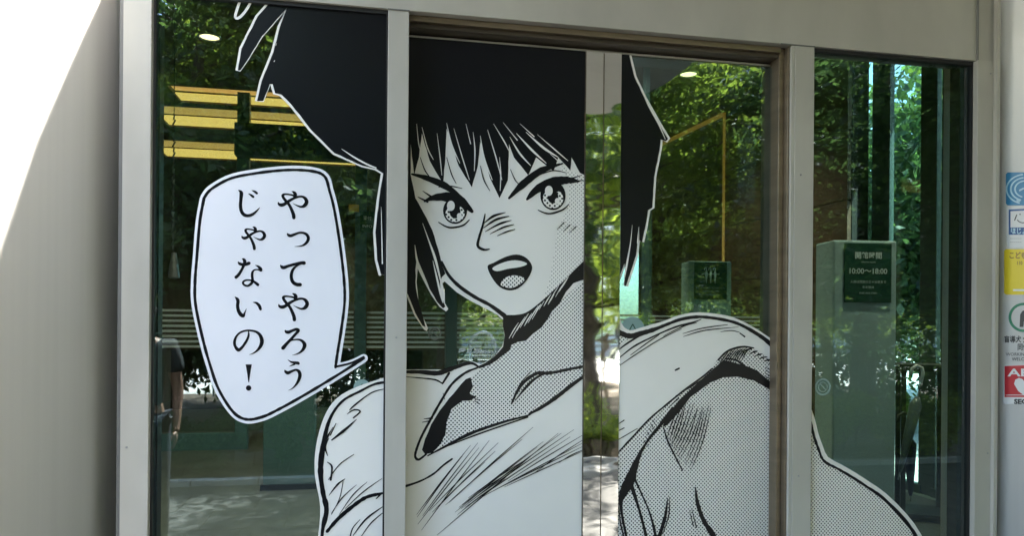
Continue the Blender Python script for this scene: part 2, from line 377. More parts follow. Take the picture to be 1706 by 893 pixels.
glyph(380, 540, [[(338, 115, 14), (340, 190, 36), (312, 265, 40), (255, 355, 42), (200, 415, 50), (163, 425, 58), (120, 370, 46), (105, 300, 44), (135, 210, 36), (200, 142, 32), (290, 110, 30), (380, 108, 32), (470, 132, 40), (530, 187, 54), (559, 270, 64), (545, 350, 58), (490, 430, 38), (420, 482, 20), (350, 508, 4)],
                 [(940, 98, 8), (960, 128, 48), (1000, 135, 54), (1060, 110, 46), (1125, 88, 46), (1162, 104, 50), (1130, 150, 46), (1050, 240, 44), (960, 335, 52), (908, 397, 64)],
                 [(1000, 300, 16), (1060, 267, 24), (1150, 255, 28), (1220, 278, 44), (1264, 337, 62), (1250, 403, 54), (1200, 462, 34), (1120, 502, 16), (1062, 516, 4)]])
glyph(380, 590, [[(988, 95, 6), (1040, 130, 26), (1090, 142, 42), (1150, 150, 50), (1163, 158, 46)], [(1010, 205, 4), (1060, 185, 22), (1110, 165, 30)],
                 [(935, 262, 8), (952, 293, 46), (990, 312, 54), (1050, 287, 42), (1120, 264, 38), (1168, 287, 52), (1188, 350, 58), (1168, 430, 50), (1120, 510, 32), (1060, 570, 16), (995, 602, 4)],
                 [(342, 172, 104), (342, 240, 78), (342, 340, 46), (342, 470, 12)]])
f.disc('t', 380+340/9.92, 590+563/9.92, 4.5, 4.5, K_)
f.build('t', 'lettering', M['black_film'], bo)

# ---- left window: hair and shoulder of the figure
hairA = [(452, -40), (452, 0), (428, 27), (401, 81), (395, 117), (399, 117), (410, 101), (435, 60), (477, 12), (465, 44), (454, 87), (435, 134), (427, 168), (437, 168),
         (448, 140), (453, 140), (457, 155), (467, 157), (485, 175), (516, 215), (556, 255), (603, 276), (625, 281), (637, 289), (630, 334), (624, 387), (627, 433), (633, 457), (650, 460), (650, -40)]
f.stroke('w', [(*q, 5.2) for q in hairA[1:-2]], W_+.0001, n=1, jit=.12)
f.stroke('w', [(423, -10, 4.5), (413, 12, 4.5), (400, 28, 4.5), (392, 28, 4.5), (396, 12, 4.5), (404, -10, 4.5)], W_+.0002, n=3)
f.poly('w', hairA, W_)
f.poly('k', [(640, 300), (650, 292), (650, 452), (636, 450), (631, 430), (628, 390), (633, 340)], K_+.0001)
f.poly('k', [(x+(1.4 if x < 640 else 0), y) for x, y in hairA], K_, jit=.5)
f.stroke('o', [(569, 248, .6), (590, 262, 2.6), (612, 274, 2.6), (627, 280, 2)], O_)
f.stroke('o', [(635, 345, .5), (636, 390, 1.6), (637, 440, 2)], O_)
for x, y, l in ((461, 72, 4), (458, 100, 3)): f.stroke('o', [(x, y, .6), (x-1.5, y+l, 1)], O_)
out = [(650, 627), (640, 633), (596, 648), (563, 667), (543, 697), (530, 744), (528, 791), (537, 845), (533, 900), (536, 1010), (650, 1010)]
f.poly('w', out, W_+.0003)
f.stroke('w', [(*q, 7) for q in out[:9]], W_+.0002, n=4)
f.stroke('i', [(650, 636, 4), (625, 640, 4), (600, 652, 4), (570, 669, 4.5), (549, 700, 5), (538, 745, 8), (534, 785, 9), (538, 820, 8), (544, 850, 9), (538, 880, 6), (536, 910, 5), (538, 960, 5)], I_, jit=.15)
f.stroke('i', [(545, 886, 5), (562, 866, 6), (585, 846, 6), (610, 829, 6), (638, 822, 4)], I_, jit=.15)
for a in ([(594, 699, .8), (575, 716, 4.5), (552, 734, 2)], [(555, 712, 1), (545, 730, 3), (541, 752, 1)], [(578, 690, .8), (590, 683, 2.4), (600, 686, 2.4), (588, 697, 2)],
          [(641, 648, 1), (618, 655, 2), (590, 676, 2.6), (582, 684, 1)], [(590, 757, .8), (565, 775, 1.8), (547, 800, .8)], [(545, 770, 1), (553, 778, 3), (551, 800, 3)],
          [(575, 798, .8), (562, 808, 3), (548, 826, .6)], [(572, 800, 1), (566, 830, 1.4), (552, 858, .8)], [(594, 808, .6), (570, 830, 1.8), (552, 856, .8)],
          [(612, 803, .6), (588, 825, 1.8), (565, 858, .8)], [(637, 797, .6), (605, 820, 1.8), (575, 848, .8)], [(640, 843, 1), (610, 865, 3), (588, 893, 1)], [(640, 853, 1), (618, 872, 2), (600, 897, 1)],
          [(548, 730, 1), (542, 745, 3), (546, 760, 1)], [(560, 705, 1), (550, 726, 2)], [(626, 832, 1), (634, 824, 3)], [(600, 866, .8), (588, 880, 2), (583, 896, 2)]):
    f.stroke('i', a, I_, jit=.1)
fw = f.build('w', 'figure_film', M['white_film'], lw)
f.build('k', 'hair_print', M['black_film'], fw); f.build('o', 'hair_highlight', M['white_film'], fw); f.build('i', 'ink_lines', M['black_film'], fw)

# ------------------------------------------------------------------ sliding doors
DX = .862                                            # where the two doors meet
def door(label, a, b, s0, s1):
    t = thing('sliding_door', label, 'door', ((a+b)/2, .11, .02))
    P('glass_pane', B((a, .100, .09), (b, .110, 2.545)), M['glass'], t)
    P('door_stile', B((s0, .094, .022), (s1, .124, 2.5475)), M['polished'], t)
    P('bottom_rail', B((min(a, s0), .096, .022), (max(b, s1), .118, .0895)), M['rail'], t, bevel=.002)
    return t
xa = F(973.5, 545, .094).x; xm = F(1003, 545, .094).x; xb = F(1032, 545, .094).x; xe = F(1295, 545, .1).x
d1 = door('left sliding glass door with the shouting face print', X3+.002, xa-.001, xa, xm-.002)
d2 = door('right sliding glass door with umbrella notice behind and bare shoulder print', xb+.001, xe, xm+.002, xb)
P('edge_line', B((xa-.0032, .0930, .022), (xa-.0004, .0985, 2.547)), M['bronze_dark'], d1)
P('meeting_seal', B((xm-.0018, .098, .022), (xm+.0018, .12, 2.547)), M['bronze'], d2)

# ---- left door: face
f = Film(YD, X3+.002, xa-.004, 2.548)
clear = [(660, 478), (676, 489), (690, 525), (706, 549), (711, 552), (713, 547), (703, 525), (697, 501), (694, 470), (696, 448), (706, 468), (718, 491), (732, 511), (743, 519), (747, 515),
         (741, 505), (741, 489), (737, 472), (741, 469), (761, 487), (783, 501), (807, 513), (829, 525), (838, 533), (838, 545), (841, 562), (834, 584), (816, 600), (801, 607), (784, 601), (741, 616), (660, 616)]
f.poly('w', [(660, 20), (990, 20), (990, 1020), (660, 1020)]+clear[::-1], W_)
hair = [(660, 20), (990, 20), (990, 300), (966, 288), (952, 262), (950, 284), (930, 262), (922, 285), (893, 262), (880, 292), (856, 262), (848, 240), (846, 300), (832, 330), (816, 296), (800, 236), (796, 276), (786, 312), (764, 276),
        (744, 214), (742, 262), (738, 306), (716, 268), (703, 222), (698, 262), (690, 292), (684, 240), (684, 290), (692, 330), (706, 355), (720, 383), (730, 415), (736, 440), (742, 456), (736, 462), (733, 470), (734, 490), (742, 511), (738, 514), (728, 503), (716, 482), (704, 452), (694, 428), (692, 450), (693, 480),
        (699, 508), (709, 545), (704, 543), (692, 522), (680, 492), (672, 478), (660, 470)]
f.poly('k', hair, K_, jit=.45)
for a in ([(744, 205, .6), (752, 240, 2.4), (766, 272, 1)], [(800, 226, .6), (806, 262, 2.8), (820, 300, 1)], [(812, 216, .6), (826, 262, 2), (836, 300, 1)], [(849, 228, .6), (866, 256, 3), (884, 276, 1)], [(860, 222, .6), (886, 250, 3.6), (910, 272, 1)],
          [(876, 220, .6), (905, 246, 4), (930, 262, 1)], [(703, 212, .6), (712, 246, 2), (722, 266, 1)], [(788, 220, .5), (791, 250, 2), (790, 285, 1)], [(895, 224, .5), (925, 250, 2), (946, 268, 1)], [(728, 222, .5), (733, 262, 1.6), (736, 292, 1)], [(694, 206, .5), (697, 236, 1.6), (700, 250, 1)], [(756, 214, .5), (770, 262, 1.8), (782, 300, 1)], [(776, 206, .5), (784, 240, 1.4)], [(822, 206, .5), (840, 236, 2), (848, 252, 1)], [(838, 204, .5), (862, 234, 1.6)], [(866, 206, .5), (890, 228, 1.8)], [(832, 262, .6), (834, 290, 1.8), (833, 318, 1)], [(916, 256, .5), (934, 272, 1.6)],
          [(704, 372, .5), (714, 400, 2), (724, 428, 4), (731, 455, 3), (736, 478, 1)], [(721, 434, .6), (727, 460, 2.8), (734, 490, 3.2), (738, 505, 1)], [(691, 408, .4), (694, 430, 3.2), (699, 448, 3.2), (706, 466, .8)]):
    f.stroke('o', a, O_)
for a in ([(700, 262, 1), (708, 284, 2), (720, 300, 1)], [(744, 262, 1), (752, 290, 2), (760, 306, 1)], [(800, 276, 1), (806, 300, 2), (816, 318, 1)], [(850, 282, 1), (858, 300, 1.8), (866, 308, 1)]):
    f.stroke('i', a, O_+.0006)
# face lines (a plain drawn face of its own)
inkl = [[(736, 436, 3), (747, 458, 5), (765, 477, 6), (791, 495, 6), (817, 509, 6), (840, 526, 8)], [(840, 528, 6), (862, 527, 5), (880, 521, 4), (905, 502, 4), (937, 473, 5), (975, 436, 6)],
        [(686, 290, 3), (712, 297, 9), (742, 310, 11), (772, 332, 4)], [(848, 330, 4), (872, 306, 12), (902, 284, 11), (938, 272, 2)],
        [(706, 336, 2), (720, 330, 9), (742, 328, 15), (766, 334, 16), (786, 352, 6)], [(712, 336, 4), (696, 328, 1)], [(722, 330, 4), (704, 318, 1)], [(878, 332, 4), (894, 316, 13), (918, 304, 16), (944, 300, 12), (964, 302, 3)], [(944, 300, 4), (968, 292, 1)], [(950, 304, 4), (972, 300, 1)],
        [(730, 370, 1.5), (748, 379, 3), (770, 376, 3), (782, 366, 1.5)], [(896, 350, 1.5), (914, 356, 3), (936, 350, 3), (948, 340, 1.5)], [(730, 312, 1), (750, 310, 2), (770, 314, 1)], [(902, 290, 1), (922, 284, 2), (944, 288, 1)],
        [(808, 356, 1.4), (804, 376, 3.4), (798, 396, 4), (796, 410, 4.6), (806, 416, 4), (816, 415, 1.6)],
        [(806, 372, 1), (822, 360, 4), (842, 354, 1)], [(805, 380, 1), (826, 366, 4), (848, 360, 1)], [(808, 386, 1), (832, 373, 3.4), (852, 367, 1)], [(816, 390, 1), (838, 379, 3), (856, 374, 1)], [(828, 393, 1), (844, 386, 2), (858, 382, 1)], [(928, 382, 1), (940, 370, 1.8)], [(938, 386, 1), (950, 374, 1.8)], [(948, 388, 1), (960, 377, 1.8)]]
for a in inkl: f.stroke('i', a, I_, jit=.08)
for ex, ey, rx, ry in ((758, 351, 20, 22), (921, 326, 21, 24)):
    f.disc('i', ex, ey, rx, ry, I_+.0006); f.disc('e', ex, ey+5, rx-4, ry-8, I_+.0009)
    f.disc('i', ex, ey+2, 9, 11, I_+.0012); f.disc('i', ex, ey-14, 15, 9, I_+.0013)
    f.disc('o', ex-7, ey-8, 6.5, 8.5, I_+.0019); f.disc('o', ex+7, ey+9, 4, 5, I_+.0020)
mouth = [(812, 444), (822, 438), (842, 428), (860, 424), (874, 428), (884, 438), (886, 450), (878, 466), (864, 480), (848, 484), (832, 478), (819, 462)]
f.poly('i', mouth, I_, closed_smooth=3)
f.poly('o', [(820, 447), (834, 439), (852, 434), (868, 435), (878, 440), (866, 445), (846, 448), (828, 452)], O_, closed_smooth=3)
f.poly('h', [(834, 475), (840, 464), (854, 459), (868, 461), (874, 466), (864, 475), (850, 480)], I_+.0005, closed_smooth=3)
f.poly('g', [(928, 271), (945, 283), (968, 291), (980, 296), (980, 434), (937, 472), (905, 500), (915, 468), (922, 430), (928, 385), (946, 345), (948, 300)], H_)
f.poly('h', [(838, 575), (880, 568), (930, 505), (985, 455), (985, 622), (945, 648), (908, 672), (884, 688), (848, 699), (790, 720), (742, 742), (712, 756), (735, 705), (760, 655), (790, 625), (815, 604)], H_)
shade = [(838, 528), (858, 530), (880, 524), (905, 505), (937, 476), (985, 430), (985, 462), (955, 472), (943, 486), (932, 506), (920, 518), (912, 532), (902, 546), (888, 556), (876, 568), (862, 570), (852, 575), (850, 583), (838, 592), (828, 600), (812, 610), (822, 596), (838, 578), (841, 560), (838, 545)]
f.poly('k', shade, K_, jit=.6)
for k in range(15):
    x = 848+k*6.3+rnd.uniform(-2, 2); y = 566-k*6.0+rnd.uniform(-4, 4); L = rnd.uniform(14, 30)
    f.stroke('o', [(x, y, .6), (x+L*.28, y-L*.5, rnd.uniform(1, 2.2)), (x+L*.6, y-L, .6)], O_)
f.poly('k', [(784, 629), (776, 632), (762, 648), (748, 664), (732, 685), (718, 708), (708, 732), (703, 750), (708, 757), (720, 755), (734, 740), (742, 724), (744, 704), (752, 682), (770, 668), (782, 668), (794, 662), (782, 656), (788, 645)], K_+.0001, jit=.5)
for a in ([(674, 620, 5), (700, 620, 7), (728, 622, 8), (745, 617, 8), (762, 611, 6), (784, 605, 5), (798, 612, 3)], [(798, 612, 4), (812, 606, 6), (828, 596, 7)], [(674, 628, 1), (700, 630, 2), (725, 633, 3), (738, 640, 2)], [(738, 638, 3), (748, 622, 4)],
          [(795, 613, 3), (774, 622, 4), (752, 641, 4), (735, 668, 4), (718, 698, 4), (702, 728, 4), (693, 752, 4), (692, 762, 4), (698, 766, 4), (710, 757, 3)], [(712, 760, 2), (742, 744, 4), (785, 722, 5), (840, 703, 4), (878, 693, 3), (884, 688, 4)],
          [(735, 748, 1), (790, 726, 2.4), (850, 705, 2.4), (880, 695, 2)], [(882, 690, 4), (905, 677, 6), (928, 661, 7), (952, 642, 6), (976, 625, 5)],
          [(976, 610, 4), (945, 616, 5), (915, 622, 5), (895, 622, 6), (876, 634, 5), (862, 652, 4), (852, 673, 3)], [(910, 620, 1), (890, 632, 4), (874, 648, 4), (858, 668, 1)], [(885, 618, 1), (868, 638, 2), (856, 660, 1)], [(880, 640, 3), (896, 628, 4), (918, 618, 1)],
          [(674, 811, 4), (700, 802, 3), (722, 790, 3), (738, 776, 3), (753, 765, 3)], [(706, 698, 1), (720, 697, 3)], [(703, 704, 1), (718, 701, 2)], [(790, 668, 1), (798, 673, 2)], [(786, 662, 1), (800, 668, 1.5)], [(738, 655, 1), (741, 666, 1)]):
    f.stroke('i', a, I_, jit=.12)
for x0, y0, x1, y1 in ((694, 858, 784, 742), (696, 874, 798, 746), (702, 884, 815, 734), (695, 862, 770, 760), (704, 860, 796, 738), (715, 852, 830, 738), (735, 840, 825, 752), (720, 854, 808, 770), (748, 838, 888, 712), (742, 842, 870, 732), (764, 846, 905, 736),
                       (728, 892, 930, 722), (758, 854, 895, 745), (768, 848, 935, 722), (780, 838, 956, 716), (774, 846, 950, 728), (800, 830, 975, 736), (822, 818, 975, 742), (840, 812, 975, 750), (846, 802, 976, 722), (888, 790, 976, 730), (930, 772, 976, 748), (770, 842, 860, 780), (780, 830, 882, 762), (762, 858, 842, 798)):
    mx, my = (x0+x1)/2+(y0-y1)*.03, (y0+y1)/2+(x1-x0)*.04
    f.stroke('i', [(x0, y0, .5), (mx-(x1-x0)*.06, my-3, 1.7), (x1, y1, .5)], I_)
fw = f.build('w', 'figure_film', M['white_film'], d1)
f.build('k', 'hair_print', M['black_film'], fw); f.build('h', 'halftone_print', M['dots'], fw); f.build('g', 'cheek_halftone', M['dots_fine'], fw); f.build('e', 'iris_halftone', M['dots_eye'], fw)
f.build('o', 'hair_highlight', M['white_film'], fw); f.build('i', 'ink_lines', M['black_film'], fw)

# ---- right door: hair side and arm
f = Film(YD, xb+.0015, xe-.001, 2.548)
hr = [(1020, 60), (1050, 60), (1050, 93), (1058, 127), (1074, 161), (1098, 204), (1114, 231), (1111, 235), (1102, 232), (1100, 250), (1091, 295), (1088, 346), (1081, 350), (1076, 380), (1071, 403), (1067, 401), (1066, 380),
      (1061, 425), (1044, 477), (1041, 476), (1043, 440), (1030, 470), (1020, 480)]
f.poly('w', hr, W_); f.stroke('w', [(*q, 4.6) for q in hr[2:-1]], W_+.0001, n=1, jit=.1)
f.poly('k', [(x-1.5, y) for x, y in hr], K_, jit=.4)
for a in ([(1061, 130, .6), (1078, 172, 1.8), (1097, 207, 2.2), (1108, 232, 1)], [(1064, 378, .4), (1062, 405, 2.4), (1066, 402, 1)], [(1053, 375, .4), (1050, 405, 1.6), (1044, 440, 3.2), (1040, 462, 2)], [(1040, 440, .6), (1033, 460, 1.8)]): f.stroke('o', a, O_)
ol = [(1026, 515), (1030, 530), (1037, 546), (1050, 553), (1066, 549), (1087, 543), (1108, 537), (1131, 528), (1164, 523), (1208, 528), (1232, 536), (1255, 548), (1278, 563), (1296, 575)]
f.poly('w', ol+[(1310, 1020), (1015, 1020), (1015, 515)], W_+.0002); f.stroke('w', [(*q, 5) for q in ol], W_+.0003, n=3)
f.poly('h', [(1015, 766), (1027, 757), (1054, 727), (1087, 694), (1131, 657), (1172, 630), (1196, 598), (1220, 584), (1248, 578), (1272, 592), (1310, 625), (1310, 1020), (1015, 1020)], H_)
f.poly('h', [(1015, 552), (1032, 556), (1050, 563), (1040, 570), (1028, 582), (1015, 590)], H_)
f.poly('i', [(1160, 640), (1178, 624), (1196, 608), (1205, 600), (1222, 604), (1246, 611), (1262, 618), (1280, 634), (1300, 645), (1300, 665), (1278, 647), (1255, 634), (1228, 628), (1204, 629), (1182, 638), (1150, 662), (1128, 690), (1112, 708), (1104, 712), (1108, 696), (1130, 668)], I_, jit=.6)
for a in ([(1022, 545, 6), (1034, 555, 8), (1050, 560, 9), (1070, 555, 8), (1090, 549, 7), (1110, 541, 5), (1135, 532, 6), (1165, 528, 5), (1200, 532, 5), (1228, 539, 5), (1255, 553, 6), (1278, 569, 7), (1298, 590, 8)],
          [(1022, 590, 1), (1045, 572, 3), (1075, 555, 2.5), (1110, 543, 1)], [(1025, 602, 1), (1055, 578, 3), (1090, 560, 2.4), (1125, 545, 3), (1155, 537, 2.6), (1168, 532, 1)], [(1028, 612, 1), (1060, 590, 1.8), (1100, 565, 1.6), (1135, 548, 1)], [(1105, 560, .8), (1140, 543, 2), (1160, 538, 1)],
          [(1050, 592, 1), (1080, 570, 2), (1098, 558, 1)], [(1137, 556, .8), (1170, 547, 2), (1212, 541, 1)], [(1138, 561, .8), (1172, 551, 2), (1218, 546, 1), (1230, 545, .6)], [(1200, 553, .8), (1218, 551, 1.6), (1232, 554, 1)], [(1232, 555, 2), (1240, 561, 3)], [(1125, 617, 3), (1131, 614, 3)],
          [(1026, 758, 2.5), (1054, 728, 3), (1080, 700, 3), (1108, 676, 3), (1140, 650, 3), (1170, 628, 3), (1186, 614, 2)], [(1120, 680, 4), (1100, 708, 6), (1082, 730, 4), (1068, 752, 5), (1058, 775, 10), (1049, 800, 16), (1038, 822, 14), (1034, 838, 6), (1037, 865, 4), (1044, 900, 4), (1050, 960, 4)],
          [(1050, 805, 8), (1060, 835, 5), (1068, 862, 4), (1076, 893, 5)], [(1056, 796, 4), (1068, 822, 3), (1082, 855, 3), (1092, 895, 5), (1098, 950, 5)], [(1158, 812, 2), (1162, 840, 6), (1172, 868, 7), (1188, 893, 9), (1205, 930, 8)], [(1112, 830, 1), (1108, 860, 5), (1100, 888, 6), (1094, 905, 4)],
          [(1105, 712, 2), (1112, 735, 3), (1124, 760, 3), (1137, 785, 2)], [(1030, 842, 1), (1034, 875, 2.6), (1042, 905, 2)], [(1152, 848, .8), (1160, 880, 2)], [(1148, 850, .8), (1155, 878, 2)], [(1115, 828, .8), (1114, 858, 2), (1104, 890, 1)],
          [(1208, 598, 3), (1225, 600, 3), (1240, 610, 4)], [(1196, 600, 3), (1212, 585, 3.4), (1236, 578, 3.4), (1256, 580, 2)], [(1296, 600, 1), (1296, 1000, 1)],
          [(1022, 712, 1), (1040, 700, 1.6)], [(1022, 722, 1), (1040, 713, 1.6)], [(1024, 736, 1), (1045, 724, 1.6), (1062, 714, 1)], [(1125, 660, 1), (1150, 645, 2.4), (1170, 632, 1)], [(1112, 680, 1), (1130, 664, 2.4)]):
    f.stroke('i', a, I_+.0002, jit=.12)
for k in range(13):
    x = 1110+k*4.3; f.stroke('i', [(x+24+rnd.uniform(-5, 5), 668+k*1.0+rnd.uniform(-8, 8), .6), (x+9, 705+k*2.5, 2.0), (x+rnd.uniform(-4, 4)-k*1.2, 730+k*4.5, .6)], I_+.0003, jit=.3)
for k in range(9):
    x = 1198+k*4.5; f.stroke('i', [(x, 606-k*.4, 1), (x+9, 594-k, 2), (x+17, 583-k*.3, .8)], I_+.0003, jit=.3)
for k in range(7):
    x = 1240+k*8; f.stroke('i', [(x, 586+k*4, 1), (x+8, 582+k*4.5, 3), (x+14, 580+k*5, .8)], I_+.0003, jit=.3)
for k in range(6):
    x = 1072+k*3; f.stroke('i', [(x, 735-k*7, 1.6), (x+9, 745-k*6, .6)], I_+.0003)
    x = 1278; f.stroke('i', [(x-4, 612+k*5, .8), (x+12, 620+k*5, 2.4)], I_+.0003)
fw = f.build('w', 'figure_film', M['white_film'], d2)
f.build('k', 'hair_print', M['black_film'], fw); f.build('h', 'halftone_print', M['dots'], fw); f.build('o', 'hair_highlight', M['white_film'], fw); f.build('i', 'ink_lines', M['black_film'], fw)

# ---- right window: sleeve
f = Film(YW, X5+.006, X6-.006, ZT-.012)
so_ = [(1340, 660), (1353, 694), (1360, 722), (1368, 745), (1377, 764), (1400, 777), (1424, 791), (1450, 808), (1474, 825), (1508, 859), (1532, 893), (1545, 930), (1555, 1020)]
f.poly('w', so_+[(1340, 1020)], W_); f.stroke('w', [(*q, 6) for q in so_], W_+.0001, n=2)
f.poly('h', [(x-5, y+5) for x, y in so_]+[(1330, 1030)], H_)
f.stroke('i', [(x-4.5, y+4.5, 4.2+(i > 7)*1.4) for i, (x, y) in enumerate(so_)], I_, jit=.16)
fw = f.build('w', 'figure_film', M['white_film'], rw)
f.build('h', 'halftone_print', M['dots'], fw); f.build('i', 'ink_lines', M['black_film'], fw)

def round_notice(px, py, r, Y, par, mt, mark):
    bm = bmesh.new(); c = F(px, py, Y); k_ = (F(px+r, py, Y)-c).x
    def disc(r0, r1, off, n=36):
        vs = [[bm.verts.new((c.x+q*math.cos(2*math.pi*i/n), Y-off, c.z+q*math.sin(2*math.pi*i/n))) for i in range(n)] for q in (r0, r1)]
        for i in range(n): bm.faces.new((vs[0][i], vs[0][(i+1) % n], vs[1][(i+1) % n], vs[1][i]))
    disc(k_, k_*.78 if mark else .001, 0); 
    if mark:
        disc(k_*.62, k_*.50, .0003)
        a = .38*k_; w2 = .05*k_
        bm.faces.new([bm.verts.new((c.x+x, Y-.0003, c.z+z)) for x, z in ((-a-w2, a-w2), (-a+w2, a+w2), (a+w2, -a+w2), (a-w2, -a-w2))])
    o = P('round_notice', bm, mt, par)
    if not mark:
        t3 = bmesh.new(); h_ = .42*k_
        for (x0, z0), (x1, z1) in (((-h_, -h_*.8), (0, h_)), ((0, h_), (h_, -h_*.8)), ((-h_, -h_*.8), (h_, -h_*.8))):
            d = Vector((x1-x0, 0, z1-z0)).normalized()*.0; n_ = Vector((-(z1-z0), 0, x1-x0)).normalized()*.0022
            t3.faces.new([t3.verts.new(Vector((c.x+x, Y-.0006, c.z+z))+v) for x, z, v in ((x0, z0, n_), (x1, z1, n_), (x1, z1, -n_), (x0, z0, -n_))])
        q = obj('warning_triangle', t3, M['sign_green'], o); q.matrix_parent_inverse = Matrix.Identity(4)
pn = mat('pale_notice_film', (.22, .34, .32), .5)
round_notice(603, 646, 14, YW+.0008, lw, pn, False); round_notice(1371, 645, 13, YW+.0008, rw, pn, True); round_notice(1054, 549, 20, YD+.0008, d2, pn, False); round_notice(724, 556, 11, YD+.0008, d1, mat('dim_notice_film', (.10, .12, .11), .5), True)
# ------------------------------------------------------------------ curved claddings
def curve_wall(name, label, cx, cy, r, a0, a1, n, z0, z1):
    t = thing(name, label, 'wall cladding', (cx, cy, 0))
    edges = []
    for k in range(n+1):
        a = a0+(a1-a0)*k/n; edges.append((math.cos(a)*r, math.sin(a)*r))
    v = []; fc = []
    for x, y in edges:
        v += [(x, y, z0), (x, y, z1)]
    for k in range(n): fc.append((2*k, 2*k+2, 2*k+3, 2*k+1))
    o = obj('cladding_sheet', (v, fc), M['brushed'], t, smooth=True)
    s = o.modifiers.new('solid', 'SOLIDIFY'); s.thickness = .01; s.offset = -1
    return t
curve_wall('curved_cladding', 'brushed metal cladding curving outward left of the entrance with sunlight on it', -1.70, .35, .90, R(180+30), R(361), 40, 0, 6)
curve_wall('curved_cladding', 'beige metal cladding curving outward at the right with public notice stickers', 3.50, .35, 1.0, R(180+5), R(360-20), 40, 0, 6)
bs = thing('entrance_building', 'upper wall and roof of the building over the entrance', 'building', (1, 4, 0))
P('upper_wall', B((-4, .02, 3.2505), (7, .35, 9)), M['frame'], bs)
P('roof', B((-6, .4, 4.62), (5.5, 16, 4.9)), M['ceil'], bs)
P('side_wall', B((-4, .24, 0), (-3.8, 16, 4.61)), M['plaster'], bs)
P('back_wall', B((-3.79, 15, 0), (5.1, 15.2, 4.61)), M['plaster'], bs)
P('front_wall', B((-3.79, .36, 0), (-1.0, .5, 4.61)), M['plaster'], bs)
P('side_wall', B((4.55, .36, 0), (4.7, .9, 4.61)), M['plaster'], bs)

# canopy over the door
def rrect(x0, x1, y0, y1, r, z0, z1):
    bm = bmesh.new(); pts = [(x0, y1), (x1, y1)]
    for cx, cy, a0 in ((x1-r, y0+r, 0), (x0+r, y0+r, -90)):
        for k in range(13): a = R(a0-90*k/12); pts.append((cx+r*math.cos(a), cy+r*math.sin(a)))
    lo = [bm.verts.new((x, y, z0)) for x, y in pts]; hi = [bm.verts.new((x, y, z1)) for x, y in pts]
    bm.faces.new(lo); bm.faces.new(hi[::-1])
    for k in range(len(pts)): bm.faces.new((lo[k], lo[(k+1) % len(pts)], hi[(k+1) % len(pts)], hi[k]))
    bmesh.ops.recalc_face_normals(bm, faces=bm.faces); return bm
def slab_from(pts, z0, z1):
    bm = bmesh.new(); lo = [bm.verts.new((x, y, z0)) for x, y in pts]; hi = [bm.verts.new((x, y, z1)) for x, y in pts]
    bm.faces.new(lo); bm.faces.new(hi[::-1])
    for k in range(len(pts)): bm.faces.new((lo[k], lo[(k+1) % len(pts)], hi[(k+1) % len(pts)], hi[k]))
    bmesh.ops.recalc_face_normals(bm, faces=bm.faces); return bm
def plan(g):
    p = [(-.62, -.01), (-.55, -.39), (-.486, -.70), (-.43, -.97), (-.36, -1.23), (-.25, -1.6), (-.10, -2.0), (.12, -2.45), (.45, -2.85), (.90, -3.10), (1.35, -3.15), (1.75, -3.0), (2.0, -2.65), (2.10, -2.2), (2.12, -1.2), (2.12, -.01)]
    return [(x+(g if x > .9 else -g), y-(g if y < -.1 else 0)) for x, y in p]
cn = thing('entrance_canopy', 'pale flat canopy with rounded corners reflected above the door stiles', 'canopy', (.7, -1.5, 3.26))
P('soffit', slab_from(plan(-.012), 3.26, 3.30), M['soffit'], cn)
P('fascia', slab_from(plan(0), 3.301, 3.36), M['fascia'], cn)
P('added_shade_slab', B((1.15, -5.2, 4.7), (9, .018, 4.95)), M['soffit'], bs)  # unseen slab added overhead to keep sun and sky off the right side

# ------------------------------------------------------------------ stickers on the right cladding
def ysurf(x): 
    dx = x-3.50; return .35-math.sqrt(max(0, 1.01**2-dx*dx))
def S3(px, py, off):                                  # photo unit -> point on the cladding
    v = ray(px, py); lo, hi = 1.5, 3.2
    for _ in range(40):
        t = (lo+hi)/2; q = CAM+v*t
        inside = (q.x-3.50)**2+(q.y-.35)**2 < 1.0
        if inside: hi = t
        else: lo = t
    q = CAM+v*lo; n = Vector((q.x-3.50, q.y-.35, 0)).normalized()
    return q+n*off
def spoly(name, pts, mt, par, off, world=True):
    bm = bmesh.new(); q = []
    for a, b in zip(pts, pts[1:]+pts[:1]):
        n = max(1, int(abs(b[0]-a[0])/5))
        for k in range(n): q.append((a[0]+(b[0]-a[0])*k/n, a[1]+(b[1]-a[1])*k/n))
    xs = sorted(set(round(x) for x, _ in q))
    vs = [bm.verts.new((x, 0, -y)) for x, y in q]
    bmesh.ops.triangulate(bm, faces=[bm.faces.new(vs)])
    for x in np.arange(min(xs)+6, max(xs), 6.0):
        bmesh.ops.bisect_plane(bm, geom=bm.verts[:]+bm.edges[:]+bm.faces[:], plane_co=(float(x), 0, 0), plane_no=(1, 0, 0))
    for v in bm.verts: v.co = S3(v.co.x, -v.co.z, off)
    o = obj(name, bm, mt, par); o.matrix_parent_inverse = par.matrix_basis.inverted() if par.parent is None else Matrix.Identity(4)
    return o
def ell(cx, cy, rx, ry, n=40, a0=0, a1=360): return [(cx+rx*math.cos(R(a0+(a1-a0)*k/n)), cy+ry*math.sin(R(a0+(a1-a0)*k/n))) for k in range(n+(a1-a0 < 360))]
def sring(name, cx, cy, r, w_, a0, a1, sy, mt, par, off, n=40):
    bm = bmesh.new(); prev = None
    for k in range(n+1):
        a = R(a0+(a1-a0)*k/n)
        l = bm.verts.new(S3(cx+r*math.cos(a), cy+sy*r*math.sin(a), off)); q = bm.verts.new(S3(cx+(r-w_)*math.cos(a), cy+sy*(r-w_)*math.sin(a), off))
        if prev: bm.faces.new((prev[0], l, q, prev[1]))
        prev = (l, q)
    o = obj(name, bm, mt, par); o.matrix_parent_inverse = par.matrix_basis.inverted() if par.parent is None else Matrix.Identity(4); return o
